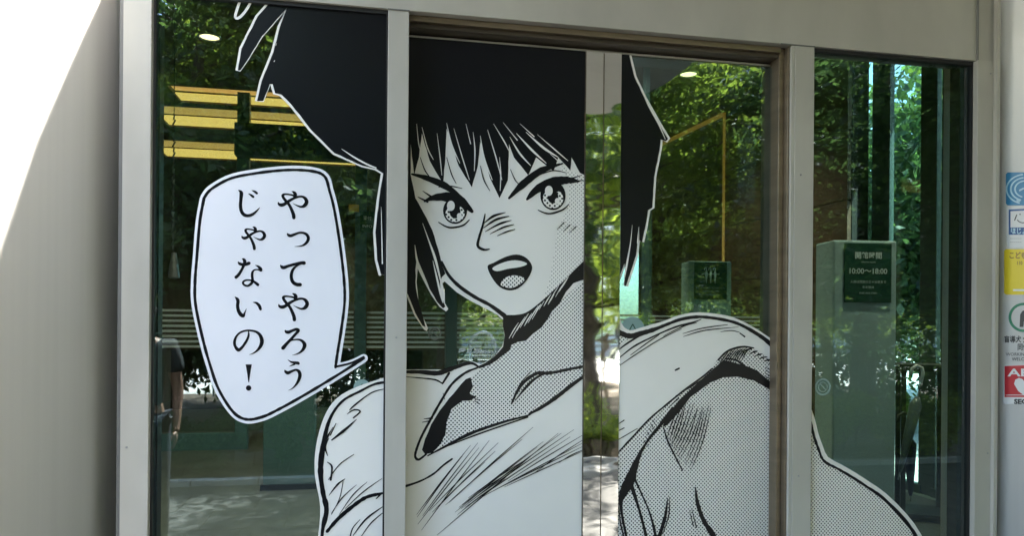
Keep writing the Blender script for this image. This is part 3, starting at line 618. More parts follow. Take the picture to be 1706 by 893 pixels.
def text_mesh(s, size, bold=0.0, spacing=1.0):
    cu = bpy.data.curves.new('t', 'FONT'); cu.body = s; cu.size = size; cu.offset = bold; cu.space_character = spacing
    cu.resolution_u = 3
    o = bpy.data.objects.new('t', cu); C.objects.link(o); dg = bpy.context.evaluated_depsgraph_get()
    me = bpy.data.meshes.new_from_object(o.evaluated_get(dg)); bpy.data.objects.remove(o); return me
def stext(s, px, py, h, mt, par, off, bold=0, aspect=.8):   # h = letter height in photo units
    me = text_mesh(s, h*1.36, bold)
    for v in me.vertices: v.co = S3(px+v.co.x*aspect, py-v.co.y, off)
    me.materials.clear(); me.materials.append(mt)
    o = bpy.data.objects.new('lettering', me); C.objects.link(o); o.parent = par; o.matrix_parent_inverse = Matrix.Identity(4); return o
def fm(n, c, r=.35): return mat(n, c, r)
cb, cw, cy_, cr_, cg, ck, cbl = fm('sticker_blue', (.03, .22, .42)), fm('sticker_white', (.72, .72, .70)), fm('sticker_yellow', (.80, .62, .02)), fm('sticker_red', (.50, .02, .03)), fm('sticker_green', (.02, .20, .10)), fm('sticker_black', (.03, .03, .03)), fm('sticker_navy', (.03, .10, .28))
cbr = fm('sticker_brown', (.30, .13, .02)); clb = fm('sticker_sky', (.45, .68, .78))
def sticker(label, rect, mt, **k):
    x0, y0, x1, y1 = rect
    r = 3; pts = [(x0+r, y0), (x1, y0), (x1, y1), (x0+r, y1), (x0, y1-r), (x0, y0+r)]
    o0 = S3((x0+x1)/2, (y0+y1)/2, 0)
    t = thing('sticker', label, 'sticker', tuple(o0), 'stickers on the right cladding')
    b = spoly('backing', pts, mt, t, .0012); return t, b
t, b = sticker('blue sticker with white arcs, topmost on the right cladding', (1676, 287, 1742, 342), cb)
for r in (33, 26, 19): sring('arc_print', 1709, 315, r, 2.8, 108, 262, .78, clb, b, .0022)
spoly('arc_print', [(1698, 316), (1706, 312), (1706, 315), (1699, 319)], clb, b, .0024); stext('iiiiii', 1694, 336, 4.5, clb, b, .003, .3)
t, b = sticker('white sticker with blue border and smiling line face, below the blue one', (1677, 344, 1742, 413), cw)
spoly('border_print', [(1681, 349), (1740, 346), (1740, 391), (1681, 391)], cbl, b, .0020)
spoly('panel_print', [(1684, 352), (1738, 349), (1738, 379), (1684, 379)], cw, b, .0026)
sring('face_print', 1705, 361, 12, 1.6, 60, 150, .9, ck, b, .0034)
for a in ([(1690, 367), (1694, 357), (1695.5, 358), (1691.5, 368)], ell(1700, 357, 1.2, 1.2, 8)): spoly('face_print', a, ck, b, .0034)
stext('ほじょ', 1684, 389, 8.5, clb, b, .0034, .3); stext('ーーーーーー', 1683, 399, 3, ck, b, .003); stext('ーーーーーー', 1683, 405, 3, ck, b, .003)
t, b = sticker('yellow sticker with brown letters, third from the top on the right cladding', (1673, 415, 1742, 491), cy_)
stext('こどもを', 1681, 430, 9, cbr, b, .003, .3, .82); stext('110', 1694, 441, 6, cbr, b, .003, .2)
spoly('base_print', [(1688, 482), (1740, 482), (1740, 485), (1688, 485)], cw, b, .0022)
t = thing('sticker', 'green ring sign with assistance dog wording on the right cladding', 'sticker', tuple(S3(1700, 530, 0)), 'stickers on the right cladding')
b = sring('ring_print', 1706, 529, 25.5, 4.4, 0, 360, .96, cg, t, .0012, 48)
spoly('dog_print', [(1699, 545), (1702, 533), (1700, 524), (1704, 518), (1712, 516), (1722, 524), (1722, 545), (1716, 545), (1714, 534), (1706, 536), (1705, 545)], ck, b, .0022)
stext('盲導犬 介助', 1673, 570, 9, ck, b, .0014, .2, .78); stext('同伴', 1695, 583, 9, ck, b, .0014, .2, .78)
stext('WORKING', 1676, 593, 5.5, ck, b, .0014, 0, 1.0); stext('WELCOME', 1686, 601, 5.5, ck, b, .0014, 0, 1.0)
t, b = sticker('red and white defibrillator sticker with white heart, lowest on the right cladding', (1672, 608, 1740, 674), cw)
spoly('red_print', [(1674, 610), (1738, 608), (1738, 662), (1674, 662)], cr_, b, .0020)
stext('AED', 1680, 627, 13, cw, b, .0030, .4, 1.7)
spoly('heart_print', [(1690, 640), (1692, 633), (1698, 630), (1704, 632), (1708, 637), (1712, 632), (1719, 630), (1725, 634), (1726, 642), (1720, 651), (1708, 660), (1697, 652)], cw, b, .0030)
spoly('line_print', [(1676, 658), (1736, 658), (1736, 659), (1676, 659)], cw, b, .0031)
stext('SECOM', 1690, 673, 8, ck, b, .003, .5, 1.2)

# ------------------------------------------------------------------ inside
tag(obj('interior_floor', B((-6, .3, -.1), (4.9, 15.5, .0)), M['floor_in']), kind='structure')
bmc = bmesh.new()
CZ = 4.3
xl = G(272, 200, CZ).x; xr = G(690, 265, CZ).x
bands = []
for (pa, pb) in ((150, 176), (184, 217), (240, 268)):
    ya = G(400, pa, CZ).y; yb = G(400, pb, CZ).y; bands.append((ya, yb))
ys = [.3]+[v for b_ in bands for v in b_]+[15.2]
for k in range(0, len(ys), 2): box(bmc, (-6, ys[k], CZ), (5.1, ys[k+1], CZ+.06))
for (ya, yb), xq in zip(bands, (G(296, 163, CZ).x, G(272, 200, CZ).x, G(274, 258, CZ).x)):
    box(bmc, (-6, ya, CZ), (xq, yb, CZ+.06)); box(bmc, (xr, ya, CZ), (5.1, yb, CZ+.06))
tag(obj('interior_ceiling', bmc, M['ceil']), kind='structure')
xls = (G(296, 163, CZ).x, G(272, 200, CZ).x, G(274, 258, CZ).x)
for i, (ya, yb) in enumerate(bands):
    xl = xls[i]
    c = thing('cove_light', ('narrow yellow light cove nearest the windows on the ceiling', 'wide bright yellow light cove in the middle of the ceiling', 'yellow light cove deepest in the lobby ceiling')[i], 'ceiling light', ((G(274, 250, CZ).x+xr)/2, (ya+yb)/2, CZ), 'light coves in the lobby ceiling')
    m_ = ya+(yb-ya)*.52
    P('cove_panel', B((xl, ya, CZ+.05), (xr, m_, CZ+.06)), M['cove2'], c)  # panels glow themselves, dim then bright, imitating a trough lit by a strip
    P('cove_panel', B((xl, m_+.02, CZ+.025), (xr, yb, CZ+.035)), M['cove'], c)
    P('cove_side', B((xl-.02, ya-.021, CZ+.061), (xr+.02, ya-.001, CZ+.22)), M['ceil'], c); P('cove_side', B((xl-.02, yb+.001, CZ+.061), (xr+.02, yb+.021, CZ+.22)), M['ceil'], c)
    P('cove_lid', B((xl-.02, ya-.02, CZ+.221), (xr+.02, yb+.02, CZ+.24)), M['ceil'], c)
dl = None
for i, (px, py) in enumerate(((349, 60), (1147, 122), (880, 120), (600, 40), (1240, 20), (300, 322), (1560, 60))):
    q = G(px, py, CZ)
    lab = ('round warm downlight high in the left window', 'round warm downlight at the top of the right door', 'added far lamp lighting the middle of the lobby', 'added far lamp lighting the left of the lobby',
           'added lamp out of view lighting the opening hours pillar', 'added lamp out of view lighting the umbrella board pillar', 'added lamp out of view lighting the green column')
    if i >= 2: q = Vector(((.2, 10.6), (-1.3, 14.2), (3.3, 1.1), (1.7, 3.2), (-1.2, 3.0))[i-2]+(CZ,))  # these further lamps are added, unseen, to brighten lobby, pillars and column
    t = thing('downlight', lab[i], 'ceiling light', q, 'recessed downlights in the lobby ceiling')
    P('lamp_disc', lathe([(.0, -.005), (.088, -.005), (.088, -.001)], 24, q), M['lamp'], t)
    if i >= 0:
        ld = bpy.data.lights.new('downlight', 'SPOT'); ld.energy = (45, 45, 60, 60, 45, 60, 150)[i]; ld.color = (1, .78, .52); ld.spot_size = R(120); ld.spot_blend = .8; ld.shadow_soft_size = .09
        lo_ = bpy.data.objects.new('downlight_lamp', ld); C.objects.link(lo_); lo_.location = q-Vector((0, 0, .02)); lo_.parent = t; lo_.matrix_parent_inverse = t.matrix_basis.inverted()
    P('trim_ring', T([q+Vector((.10*math.cos(R(k*15)), .10*math.sin(R(k*15)), -.006)) for k in range(25)], .011, 6), M['steel'], t)

# inner glass partition
PY = 6.8
ip = thing('glass_partition', 'green framed inner glass wall with pale safety stripes behind the entrance', 'glass wall', (0, PY, 0))
def PX(px): return F(px, 545, PY).x
posts = [PX(404), PX(600), PX(751), PX(1074)]
xs_ = [-3.7]+posts
for x in posts: P('partition_post', B((x-.07, PY-.06, .0), (x+.07, PY+.06, CZ-.001)), M['teal'], ip)
for a, b in zip(xs_, xs_[1:]): P('glass_pane', B((a+.075, PY-.006, .22), (b-.075, PY+.006, CZ-.01)), M['glass_in'], ip)
P('bottom_rail', B((-3.7, PY-.05, 0), (posts[0]-.071, PY+.05, .2)), M['teal'], ip)
P('bottom_rail', B((posts[1]+.071, PY-.05, 0), (posts[2]-.071, PY+.05, .2)), M['teal'], ip)
P('bottom_rail', B((posts[2]+.071, PY-.05, 0), (posts[3]-.071, PY+.05, .2)), M['teal'], ip)
zt = lambda px, py: F(px, py, PY-.2).z
P('door_operator', B((posts[0]-.07, PY-.26, zt(500, 264)), (posts[1]+.07, PY-.061, zt(500, 211))), M['teal_dark'], ip, bevel=.01)
for k in range(8):
    z = F(450, 519+k*8.4, PY).z
    for a, b in zip(xs_, xs_[1:]): P('safety_stripe', B((a+.08, PY-.010, z-.014), (b-.08, PY-.0065, z+.014)), M['stripe'], ip)

SY = 3.6
gs = thing('glass_screen', 'glass screen with pale safety stripes in front of the umbrella sign pillar', 'glass wall', (F(1185, 545, SY).x, SY, 0))
gx0, gx1 = F(1078, 545, SY).x, F(1298, 545, SY).x
P('glass_pane', B((gx0, SY-.005, .02), (gx1, SY+.005, 3.9)), M['glass_in'], gs)
P('screen_post', B((gx0-.045, SY-.03, 0), (gx0-.001, SY+.03, CZ-.002)), M['teal'], gs); P('screen_post', B((gx1+.001, SY-.03, 0), (gx1+.03, SY+.03, CZ-.002)), M['darkmetal'], gs)
for k in range(8):
    z = F(1185, 528+k*6.6, SY).z; P('safety_stripe', B((gx0+.01, SY-.0085, z-.006), (gx1-.01, SY-.0055, z+.006)), M['stripe'], gs)
# inner column and low screen
q0, q1 = F(438, 765, 4.4), F(524, 765, 4.4)
t = thing('green_column', 'wide sea green column standing right of the bubble tip in the lobby', 'column', ((q0.x+q1.x)/2, 4.6, 0))
z0 = max(0, q0.z)
P('column_face', B((q0.x, 4.4, .0), (q1.x, 4.62, 2.1)), M['teal'], t, bevel=.01)
P('column_foot', B((q0.x-.02, 4.38, 0), (q1.x+.02, 4.64, .05)), M['darkmetal'], t)

def pillar(label, px0, px1, pytop, depth, board, group):
    a = D(px0, pytop, depth); b = D(px1, pytop, depth); top = a.z
    c = (a+b)/2; wdt = (b-a).length
    t = thing('sign_pillar', label, 'sign', (c.x, c.y, 0), group, -YAW*.6)
    h = wdt/2
    obj('pillar_body', B((-h, 0, 0), (h, .24, top)), M['teal_pale'], t, bevel=.012)
    bx0, bx1, bz0, bz1 = board
    bd = obj('sign_board', B((-h+bx0*wdt, -.012, top-bz1), (-h+bx1*wdt, -.002, top-bz0)), M['sign_green'], t, bevel=.002)
    return t, bd, h, top, wdt
def flat_text(s, x, z, size, y, par, mt, bold=0, align='CENTER', depth=.002):
    cu_me = text_mesh(s, size, bold)
    xs = [v.co.x for v in cu_me.vertices]; wd = (max(xs)+min(xs))/2 if xs else 0
    for v in cu_me.vertices: v.co = Vector((x+v.co.x-wd, y, z+v.co.y))
    cu_me.materials.clear(); cu_me.materials.append(mt)
    o = bpy.data.objects.new('lettering', cu_me); C.objects.link(o); o.parent = par; return o
t, bd, h, top, wdt = pillar('green pillar with opening hours board behind the right window', 1387, 1497, 400, 4.75, (.16, .90, .02, .40), 'green sign pillars in the lobby')
cxb = -h+.53*wdt
flat_text('開館時間', cxb, top-.115, .046, -.014, bd, M['print'], .001)
flat_text('OPENING HOURS', cxb, top-.145, .012, -.014, bd, M['print'])
flat_text('10:00～18:00', cxb, top-.215, .048, -.014, bd, M['print'], .001)
flat_text('入館は閉館の三十分前まで', cxb, top-.275, .020, -.014, bd, M['print'])
flat_text('年中無休', cxb, top-.31, .020, -.014, bd, M['print'])
flat_text('10:00-18:00 OPEN', cxb, top-.345, .016, -.014, bd, M['print'])
t, bd, h, top, wdt = pillar('green pillar with three umbrella symbol board behind the right door', 1147, 1220, 435, 7.0, (.12, .88, .01, .36), 'green sign pillars in the lobby')
for k in (-1, 0, 1):
    x = k*.042
    bm = bmesh.new()
    tube(bm, [(x-.020, -.014, top-.085), (x-.016, -.014, top-.065), (x-.006, -.014, top-.060), (x, -.014, top-.072), (x, -.014, top-.10)], .004, 6)
    tube(bm, [(x, -.014, top-.09), (x, -.014, top-.12), (x, -.014, top-.18), (x, -.014, top-.21)], [.005, .013, .006, .002], 6)
    obj('umbrella_symbol', bm, M['print'], bd)
obj('symbol_bar', B((-.085, -.016, top-.125), (.085, -.0125, top-.120)), M['print'], bd)
flat_text('傘はこちらの傘立てをご利用ください', 0, top-.26, .017, -.014, bd, M['print'])
flat_text('UMBRELLA STAND', 0, top-.29, .020, -.014, bd, M['print'])
flat_text('館内に傘は持ち込めません', 0, top-.325, .017, -.014, bd, M['print'])

# brown stone wall with lit slot
qa = G(1105, 240, CZ-.06); qb = G(1210, 190, CZ-.06); qc = G(1300, 118, CZ-.06)
dirw = (qb-qa); dirw.z = 0; dirw.normalize(); nrm = Vector((-dirw.y, dirw.x, 0));
if nrm.dot(CAM-qb) < 0: nrm = -nrm
ang = math.atan2(dirw.y, dirw.x)
t = thing('stone_wall', 'brown stone panelled wall lit by an orange slot behind the right door', 'wall', (qb.x, qb.y, 0), None, ang)
Lw = 3.2
rows = 6
sgn = 1
for r in range(rows):
    for c in range(-2, 2):
        obj('stone_panel', B((.04+c*1.05, .0, .005+r*.70), (.04+c*1.05+1.042, .05, .005+r*.70+.692)), M['stone'], t, bevel=.004)
obj('wall_core', B((.03-2.1, .051, 0), (.04+2.10, .25, 4.22)), M['dark'], t)
t2 = thing('slot_light', 'thin orange light line running along the ceiling and down the wall', 'light strip', (qb.x, qb.y, CZ-.05))
d_ = (qa-qb); P('light_strip', T([qb+nrm*.03, qb+nrm*.03+d_*1.0], .030, 4), M['slot'], t2)
P('light_strip', T([qb+nrm*.03, Vector((qb.x, qb.y, 1.9))+nrm*.03], .018, 4), M['slot'], t2)

# far side of the lobby: dark counter and dim wall panels
t = thing('reception_counter', 'dark reception counter far back in the lobby', 'counter', (-1.2, 11.5, 0))
P('counter_front', B((-3.4, 11.3, 0), (1.0, 11.9, 1.05)), M['dark'], t, bevel=.01); P('counter_top', B((-3.45, 11.22, 1.051), (1.05, 11.95, 1.10)), M['plaster'], t, bevel=.005)
def board(label, px0, px1, py0, py1, d, mt, txt=()):
    a = D(px0, py0, d); b = D(px1, py1, d)
    t = thing('notice_board', label, 'sign', ((a.x+b.x)/2, a.y, b.z))
    p = P('board_panel', B((a.x, a.y, b.z), (b.x, a.y+.03, a.z)), mt, t)
    for i, s in enumerate(txt):
        o = flat_text(s, (a.x+b.x)/2, a.z-(i+1)*(a.z-b.z)/(len(txt)+.6), (a.z-b.z)/(len(txt)+3), a.y-.002, p, M['print'])
    return t
board('small dark notice with pale writing hanging beside the middle post', 600, 624, 352, 387, 8.0, M['sign_green'], ('受付', 'INFO'))
board('small yellow direction sign left of the dark notice', 581, 598, 340, 352, 8.1, mat('amber_sign', (.55, .38, .06), .5))
# hanging chain
q = G(290, 200, CZ); a = D(290, 190, 6.6); b = D(290, 425, 6.6)
t = thing('hanging_chain', 'thin dark chain hanging in the left window with small bell shape', 'chain', (a.x, a.y, CZ))
n = 26
bm = bmesh.new()
for k in range(n):
    z = a.z-(a.z-b.z)*k/n
    tube(bm, [(a.x+(.012 if k % 2 else 0), a.y+(0 if k % 2 else .012), z), (a.x-(.012 if k % 2 else 0), a.y-(0 if k % 2 else .012), z-(a.z-b.z)/n*1.05)], .007, 5)
tube(bm, [(a.x, a.y, CZ), (a.x, a.y, a.z)], .004, 5)
P('chain_links', bm, M['darkmetal'], t)
P('bell_weight', lathe([(.0, .02), (.02, .02), (.035, -.08), (.05, -.20), (.02, -.21)], 16, b), M['steel'], t)

# umbrella rack with umbrellas
rk0 = G(1500, 868, .0)
rk = thing('umbrella_rack', 'dark umbrella rack with a barred top near the right window edge', 'umbrella rack', (rk0.x+.02, rk0.y, 0), None, R(-32))
Wd, Dp, Ht = .62, .34, 1.18
for x in (0, .30, Wd):
    for y in (0, Dp): obj('rack_leg', B((x-.018, y-.018, 0), (x+.018, y+.018, Ht)), M['darkmetal'], rk, bevel=.003)
obj('rack_rim', B((-.03, -.03, Ht), (Wd+.03, -.005, Ht+.05)), M['darkmetal'], rk); obj('rack_rim', B((-.03, Dp+.005, Ht), (Wd+.03, Dp+.03, Ht+.05)), M['darkmetal'], rk)
for k in range(11): obj('rack_bar', T([(-.02+k*.066, -.02, Ht+.03), (-.02+k*.066, Dp+.02, Ht+.03)], .007, 6), M['steel'], rk)
for k in range(4): obj('rack_bar', T([(-.02, .02+k*.1, Ht+.045), (Wd+.02, .02+k*.1, Ht+.045)], .006, 6), M['steel'], rk)
obj('drip_tray', B((-.02, -.02, .02), (Wd+.02, Dp+.02, .06)), M['darkmetal'], rk)
def umbrella(label, top, tip, mt, col):
    top = Vector(top); tip = Vector(tip); u = (tip-top)
    t = thing('umbrella', label, 'umbrella', tuple(tip), 'umbrellas hanging in the rack')
    P('canopy_cloth', T([top+u*.22, top+u*.30, top+u*.6, top+u*.88, top+u*.93], [.014, .040, .030, .016, .008], 10), col, t, smooth=True)
    P('shaft', T([top+u*.0, top+u*1.0], .005, 6), M['steel'], t)
    P('handle', T([top+u*.12, top, top+Vector((-.01, 0, .035)), top+Vector((-.05, 0, .05)), top+Vector((-.085, 0, .03)), top+Vector((-.09, 0, -.01))], .011, 8), mt, t, smooth=True)
a = D(1538, 622, 4.9); b = D(1496, 800, 4.9)
umbrella('pale clear umbrella with curved white handle hung on the rack', a, b, cw, mat('clear_vinyl', (.12, .15, .145), .3))
a = D(1516, 700, 5.0); b = D(1517, 836, 5.0)
umbrella('short dark navy umbrella hanging in the rack behind the pale one', a, b, M['dark'], mat('navy_cloth', (.01, .012, .03), .7))

# glazed side of the lobby, garden beyond it
XS = 5.0
sg = thing('side_glazing', 'green glazed side wall with grey mullions behind the right window', 'glass wall', (XS, 5, 0))
def ys_at(px): v = ray(px, 545); return CAM.y+v.y*(XS/v.x)
ysl = [ys_at(1625), ys_at(1592), ys_at(1548), ys_at(1468), ys_at(1400), 9.5, 15]
for y, wv in zip(ysl, (.10, .30, .20, .26, .1, .1, .1)): P('side_mullion', B((XS-.02, y-wv/2, 0), (XS+.03, y+wv/2, CZ-.001)), M['teal_dark'], sg, bevel=.003)
for a, b in zip(ysl[1:], ysl[:-1]):
    lo, hi = min(a, b), max(a, b); P('glass_pane', B((XS, lo+.061, .08), (XS+.01, hi-.061, CZ-.01)), M['glass_in'], sg)
for a, b in zip(ysl, ysl[1:]): P('sill_rail', B((XS-.03, a+.061, 0), (XS+.05, b-.061, .079)), M['teal_dark'], sg)
y0 = ysl[0]
P('corner_panel', B((XS-.04, .9, 0), (XS+.06, y0-.06, CZ-.01)), M['bronze_dark'], sg)
fe = thing('blue_fence', 'blue barred fence in the side garden seen past the pillar', 'fence', (8, 5.5, 0))
for k in range(24): P('fence_bar', T([(8.2+k*.02, 4.0+k*.13, 0), (8.2+k*.02, 4.0+k*.13, 1.15)], .014, 6), cb, fe)
P('fence_rail', T([(8.2, 4.0, 1.1), (8.68, 7.1, 1.1)], .02, 6), cb, fe); P('fence_rail', T([(8.2, 4.0, .15), (8.68, 7.1, .15)], .02, 6), cb, fe)

# ------------------------------------------------------------------ ground outside
tag(obj('park_ground', B((-150, -260, -.30), (200, 120, -.105)), M['ground']), kind='structure')
HB = -4.75                                            # front of the hedge bed
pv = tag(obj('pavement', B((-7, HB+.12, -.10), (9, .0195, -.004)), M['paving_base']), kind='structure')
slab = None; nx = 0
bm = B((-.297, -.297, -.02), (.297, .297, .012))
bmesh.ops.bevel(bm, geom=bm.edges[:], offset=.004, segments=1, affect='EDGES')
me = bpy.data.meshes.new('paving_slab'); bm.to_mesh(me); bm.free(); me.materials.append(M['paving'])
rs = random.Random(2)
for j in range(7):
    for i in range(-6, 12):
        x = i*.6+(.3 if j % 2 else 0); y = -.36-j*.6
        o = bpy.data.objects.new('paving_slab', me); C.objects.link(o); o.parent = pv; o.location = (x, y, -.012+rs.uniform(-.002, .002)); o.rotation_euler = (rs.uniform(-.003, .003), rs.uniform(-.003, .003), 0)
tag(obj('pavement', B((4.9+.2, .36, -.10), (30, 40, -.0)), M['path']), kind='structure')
tag(obj('planting_bed', B((-16, -14.5, -.2), (26, HB, -.03)), M['mulch']), kind='structure')
kb = thing('kerb', 'grey kerb stones along the hedge bed in front of the door', 'kerb', (0, HB, 0))
for k in range(27): P('kerb_stone', B((-7+k*.6, HB+.001, -.1), (-7+k*.6+.592, HB+.119, .05)), M['kerb'], kb, bevel=.006)
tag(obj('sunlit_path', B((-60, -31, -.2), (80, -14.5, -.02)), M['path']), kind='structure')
tag(obj('road', B((-120, -50, -.2), (160, -40.5, -.05)), M['asphalt']), kind='structure')
wl = tag(obj('low_wall', B((-60, -54, -.05), (90, -53.4, 1.6)), M['tower'], bevel=.02), 'long pale low wall on the far side of the road', 'wall')
# railing
rl = thing('railing', 'low steel railing along the path behind the hedge bed', 'railing', (2, -13.9, 0))
for k in range(15): P('railing_post', T([(-8+k*1.6, -13.9, -.03), (-8+k*1.6, -13.9, .72)], .025, 8), M['metal_grey'], rl)
P('top_rail', T([(-8, -13.9, .72), (14.4, -13.9, .72)], .028, 8), M['metal_grey'], rl); P('middle_rail', T([(-8, -13.9, .40), (14.4, -13.9, .40)], .018, 8), M['metal_grey'], rl)

# leaves
def leaves(name, centers, radii, n, size, mt, seed, flat=.0):
    g = np.random.default_rng(seed); k = g.integers(0, len(centers), n)
    c = np.array(centers)[k]; r = np.array(radii)[k]
    d = g.normal(size=(n, 3)); d /= np.linalg.norm(d, axis=1)[:, None]; d *= (g.random(n)**.45)[:, None]
    p = c+d*r
    a = g.normal(size=(n, 3)); a[:, 2] *= (1-flat); a /= np.linalg.norm(a, axis=1)[:, None]
    b = np.cross(a, g.normal(size=(n, 3))); b /= np.linalg.norm(b, axis=1)[:, None]
    s = (size*(.6+.8*g.random(n)))[:, None]
    v = np.stack([p-a*s, p+b*s*.42-a*s*.1, p+a*s, p-b*s*.42-a*s*.1], 1).reshape(-1, 3)
    me = bpy.data.meshes.new(name); me.vertices.add(4*n); me.vertices.foreach_set('co', v.ravel())
    me.loops.add(4*n); me.loops.foreach_set('vertex_index', np.arange(4*n)); me.polygons.add(n)
    me.polygons.foreach_set('loop_start', np.arange(n)*4); me.polygons.foreach_set('loop_total', np.full(n, 4)); me.update(calc_edges=True)
    me.materials.append(mt); return me
def hedge(x0, x1, y0, y1, h, n, label, size=.03, mt='leaf_hedge', seed=1):
    g = random.Random(seed); cs = []; rr = []
    nn = max(8, int((x1-x0)*(y1-y0)*9))
    for _ in range(nn):
        r = g.uniform(.14, .30)*h/.8; cs.append((g.uniform(x0, x1), g.uniform(y0+r*.5, y1-r*.5), g.uniform(h*.25, h-r*.8))); rr.append((r*1.2, r*1.1, r))
    o = bpy.data.objects.new('hedge', leaves('hedge', cs, rr, n, size, M[mt], seed)); C.objects.link(o)
    root = thing('clipped_hedge', label, 'hedge', ((x0+x1)/2, (y0+y1)/2, 0)); o.name = 'foliage'; o.parent = root; o.matrix_parent_inverse = root.matrix_basis.inverted()
    bm = bmesh.new()
    for c in cs[:60]: tube(bm, [(c[0], c[1], -.03), (c[0]+.05, c[1], c[2])], [.012, .005], 5)
    tag(P('stems', bm, M['bark'], root), kind='stuff')
    return root
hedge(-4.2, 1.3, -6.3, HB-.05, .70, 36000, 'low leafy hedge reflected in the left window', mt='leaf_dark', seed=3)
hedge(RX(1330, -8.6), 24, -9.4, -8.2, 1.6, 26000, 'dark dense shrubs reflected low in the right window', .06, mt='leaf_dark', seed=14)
hedge(1.4, 7.5, -6.3, HB-.05, .74, 42000, 'low bright hedge reflected between the two doors', seed=4)
hedge(-14, 6, -38.5, -36, 3.6, 18000, 'far green shrub row across the sunlit path at the left', .10, seed=5)
hedge(6.2, 34, -38.5, -36, 3.8, 24000, 'far green shrub row across the sunlit path at the right', .10, seed=6)

def tree_parts(seed, h, cr, dens, lsize, mt, lean=(0, 0)):
    g = random.Random(seed); bm = bmesh.new(); hb = h*.2
    pts = [(0, 0, -.05)]; 
    for k in range(1, 7): pts.append((lean[0]*k/6+g.uniform(-.08, .08), lean[1]*k/6+g.uniform(-.08, .08), h*.8*k/6))
    tube(bm, pts, [.20, .17, .15, .125, .10, .07, .03], 9)
    cs = []; rr = []
    for k in range(26):
        t = g.uniform(.2, 1); i = min(5, int(t*6)); p = Vector(pts[i]).lerp(Vector(pts[i+1] if i < 6 else pts[6]), t*6-i) if i < 6 else Vector(pts[6])
        a = g.uniform(0, 2*math.pi); L = cr*(1.05-.55*abs(t-.5))*g.uniform(.6, 1.05)
        e = p+Vector((math.cos(a)*L, math.sin(a)*L, L*g.uniform(.15, .6))); md = p.lerp(e, .5)+Vector((0, 0, .15))
        tube(bm, [p, md, e], [.055*(1.2-t), .035*(1.2-t), .01], 5)
        for q in (e, md, p.lerp(e, .8)):
            for _ in range(3):
                r = g.uniform(.35, .75)*cr/2.6; cs.append(tuple(q+Vector((g.uniform(-.7, .7), g.uniform(-.7, .7), g.uniform(-.45, .5))))); rr.append((r*1.25, r*1.25, r*.55))
    tm = bpy.data.meshes.new('trunk'); bm.to_mesh(tm); bm.free(); tm.materials.append(M['bark'])
    return tm, leaves('crown', cs, rr, dens, lsize, M[mt], seed, .3)
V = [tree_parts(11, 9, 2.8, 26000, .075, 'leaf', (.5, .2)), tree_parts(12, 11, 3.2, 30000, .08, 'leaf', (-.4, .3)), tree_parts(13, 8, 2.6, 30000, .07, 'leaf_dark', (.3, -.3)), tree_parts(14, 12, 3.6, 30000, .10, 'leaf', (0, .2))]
def tree(v, x, y, s, rz, label, cat='tree', grp='park trees reflected in the glass'):
    r = thing('broadleaf_tree', label, cat, (x, y, 0), grp, rz); r.scale = (s, s, s)
    for nme, me in zip(('trunk', 'crown'), V[v]):
        o = bpy.data.objects.new(nme, me); C.objects.link(o); o.parent = r
    return r
for v, px, y, s, rz, lab in (
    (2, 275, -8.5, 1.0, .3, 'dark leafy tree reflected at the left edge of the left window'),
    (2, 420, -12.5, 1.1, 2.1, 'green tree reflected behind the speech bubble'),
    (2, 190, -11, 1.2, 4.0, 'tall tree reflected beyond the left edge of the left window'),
    (1, 992, -9.5, .9, 1.0, 'leaning tree with bright leaves reflected in the polished door stiles'),
    (0, 700, -12, .95, 5.0, 'green tree reflected behind the face print'),
    (0, 1122, -12, 1.05, 3.4, 'leafy tree with straight dark trunk reflected in the right door'),
    (0, 1235, -15.5, 1.0, .6, 'bright green tree reflected at the right of the right door'),
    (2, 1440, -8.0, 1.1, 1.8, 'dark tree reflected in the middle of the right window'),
    (0, 1385, -14, .75, 2.9, 'light green tree reflected low at the left of the right window'),
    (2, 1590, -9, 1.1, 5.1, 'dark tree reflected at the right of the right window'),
    (2, 745, -7.9, .92, 0.9, 'dense tree added to shade the paving, hidden behind the face print'),  # tree added to shade the paving, its reflection covered by the print
    (0, 500, -8.6, .85, 4.6, 'dense tree added by the hedge to shade the paving, behind the speech bubble'),  # also added for shade on the paving before the entrance
    (3, 860, -34, 1.0, 1.2, 'tall tree beyond the path reflected behind the face print'),
    (3, 1030, -35, 1.05, 2.6, 'tall tree beyond the path reflected beside the door stiles'),
    (3, 1160, -34, 1.0, 4.4, 'tall tree beyond the path reflected in the right door'),
    (3, 560, -34, 1.1, .4, 'tall tree beyond the path reflected by the bubble tail'),
    (3, 330, -33, 1.0, 3.9, 'tall tree beyond the path reflected in the left window'),
    (3, 1480, -33, .9, 5.5, 'tall tree beyond the path reflected in the right window')):
    tree(v, RX(px, y), y, s, rz, lab)
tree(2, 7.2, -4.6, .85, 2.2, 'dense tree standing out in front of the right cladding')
for (x, y, s, v, rz, lab) in ((9.5, 4.5, .7, 0, 1, 'garden tree nearest the glazed side wall'), (12, 7.5, .8, 1, 2, 'garden tree behind the blue fence'), (11.5, 2.0, .8, 0, 4, 'garden tree seen between the right mullions'), (15, 11, 1.0, 3, 3, 'tallest garden tree beyond the glazed side')):
    tree(v, x, y, s, rz, lab, grp='garden trees beyond the side glazing')
hedge(9.6, 12.0, 1.0, 14.0, 6.5, 60000, 'tall sunlit shrubs filling the garden beyond the glazed side wall', .11, mt='leaf_dark', seed=8)
hedge(8.7, 9.3, 2.0, 9.0, .45, 7000, 'low garden hedge beyond the glazed side wall', .035, seed=9)
hedge(-14, RX(735, -8.6), -9.8, -8.2, 2.3, 52000, 'dark dense shrubs reflected low in the left window', .075, mt='leaf_dark', seed=10)
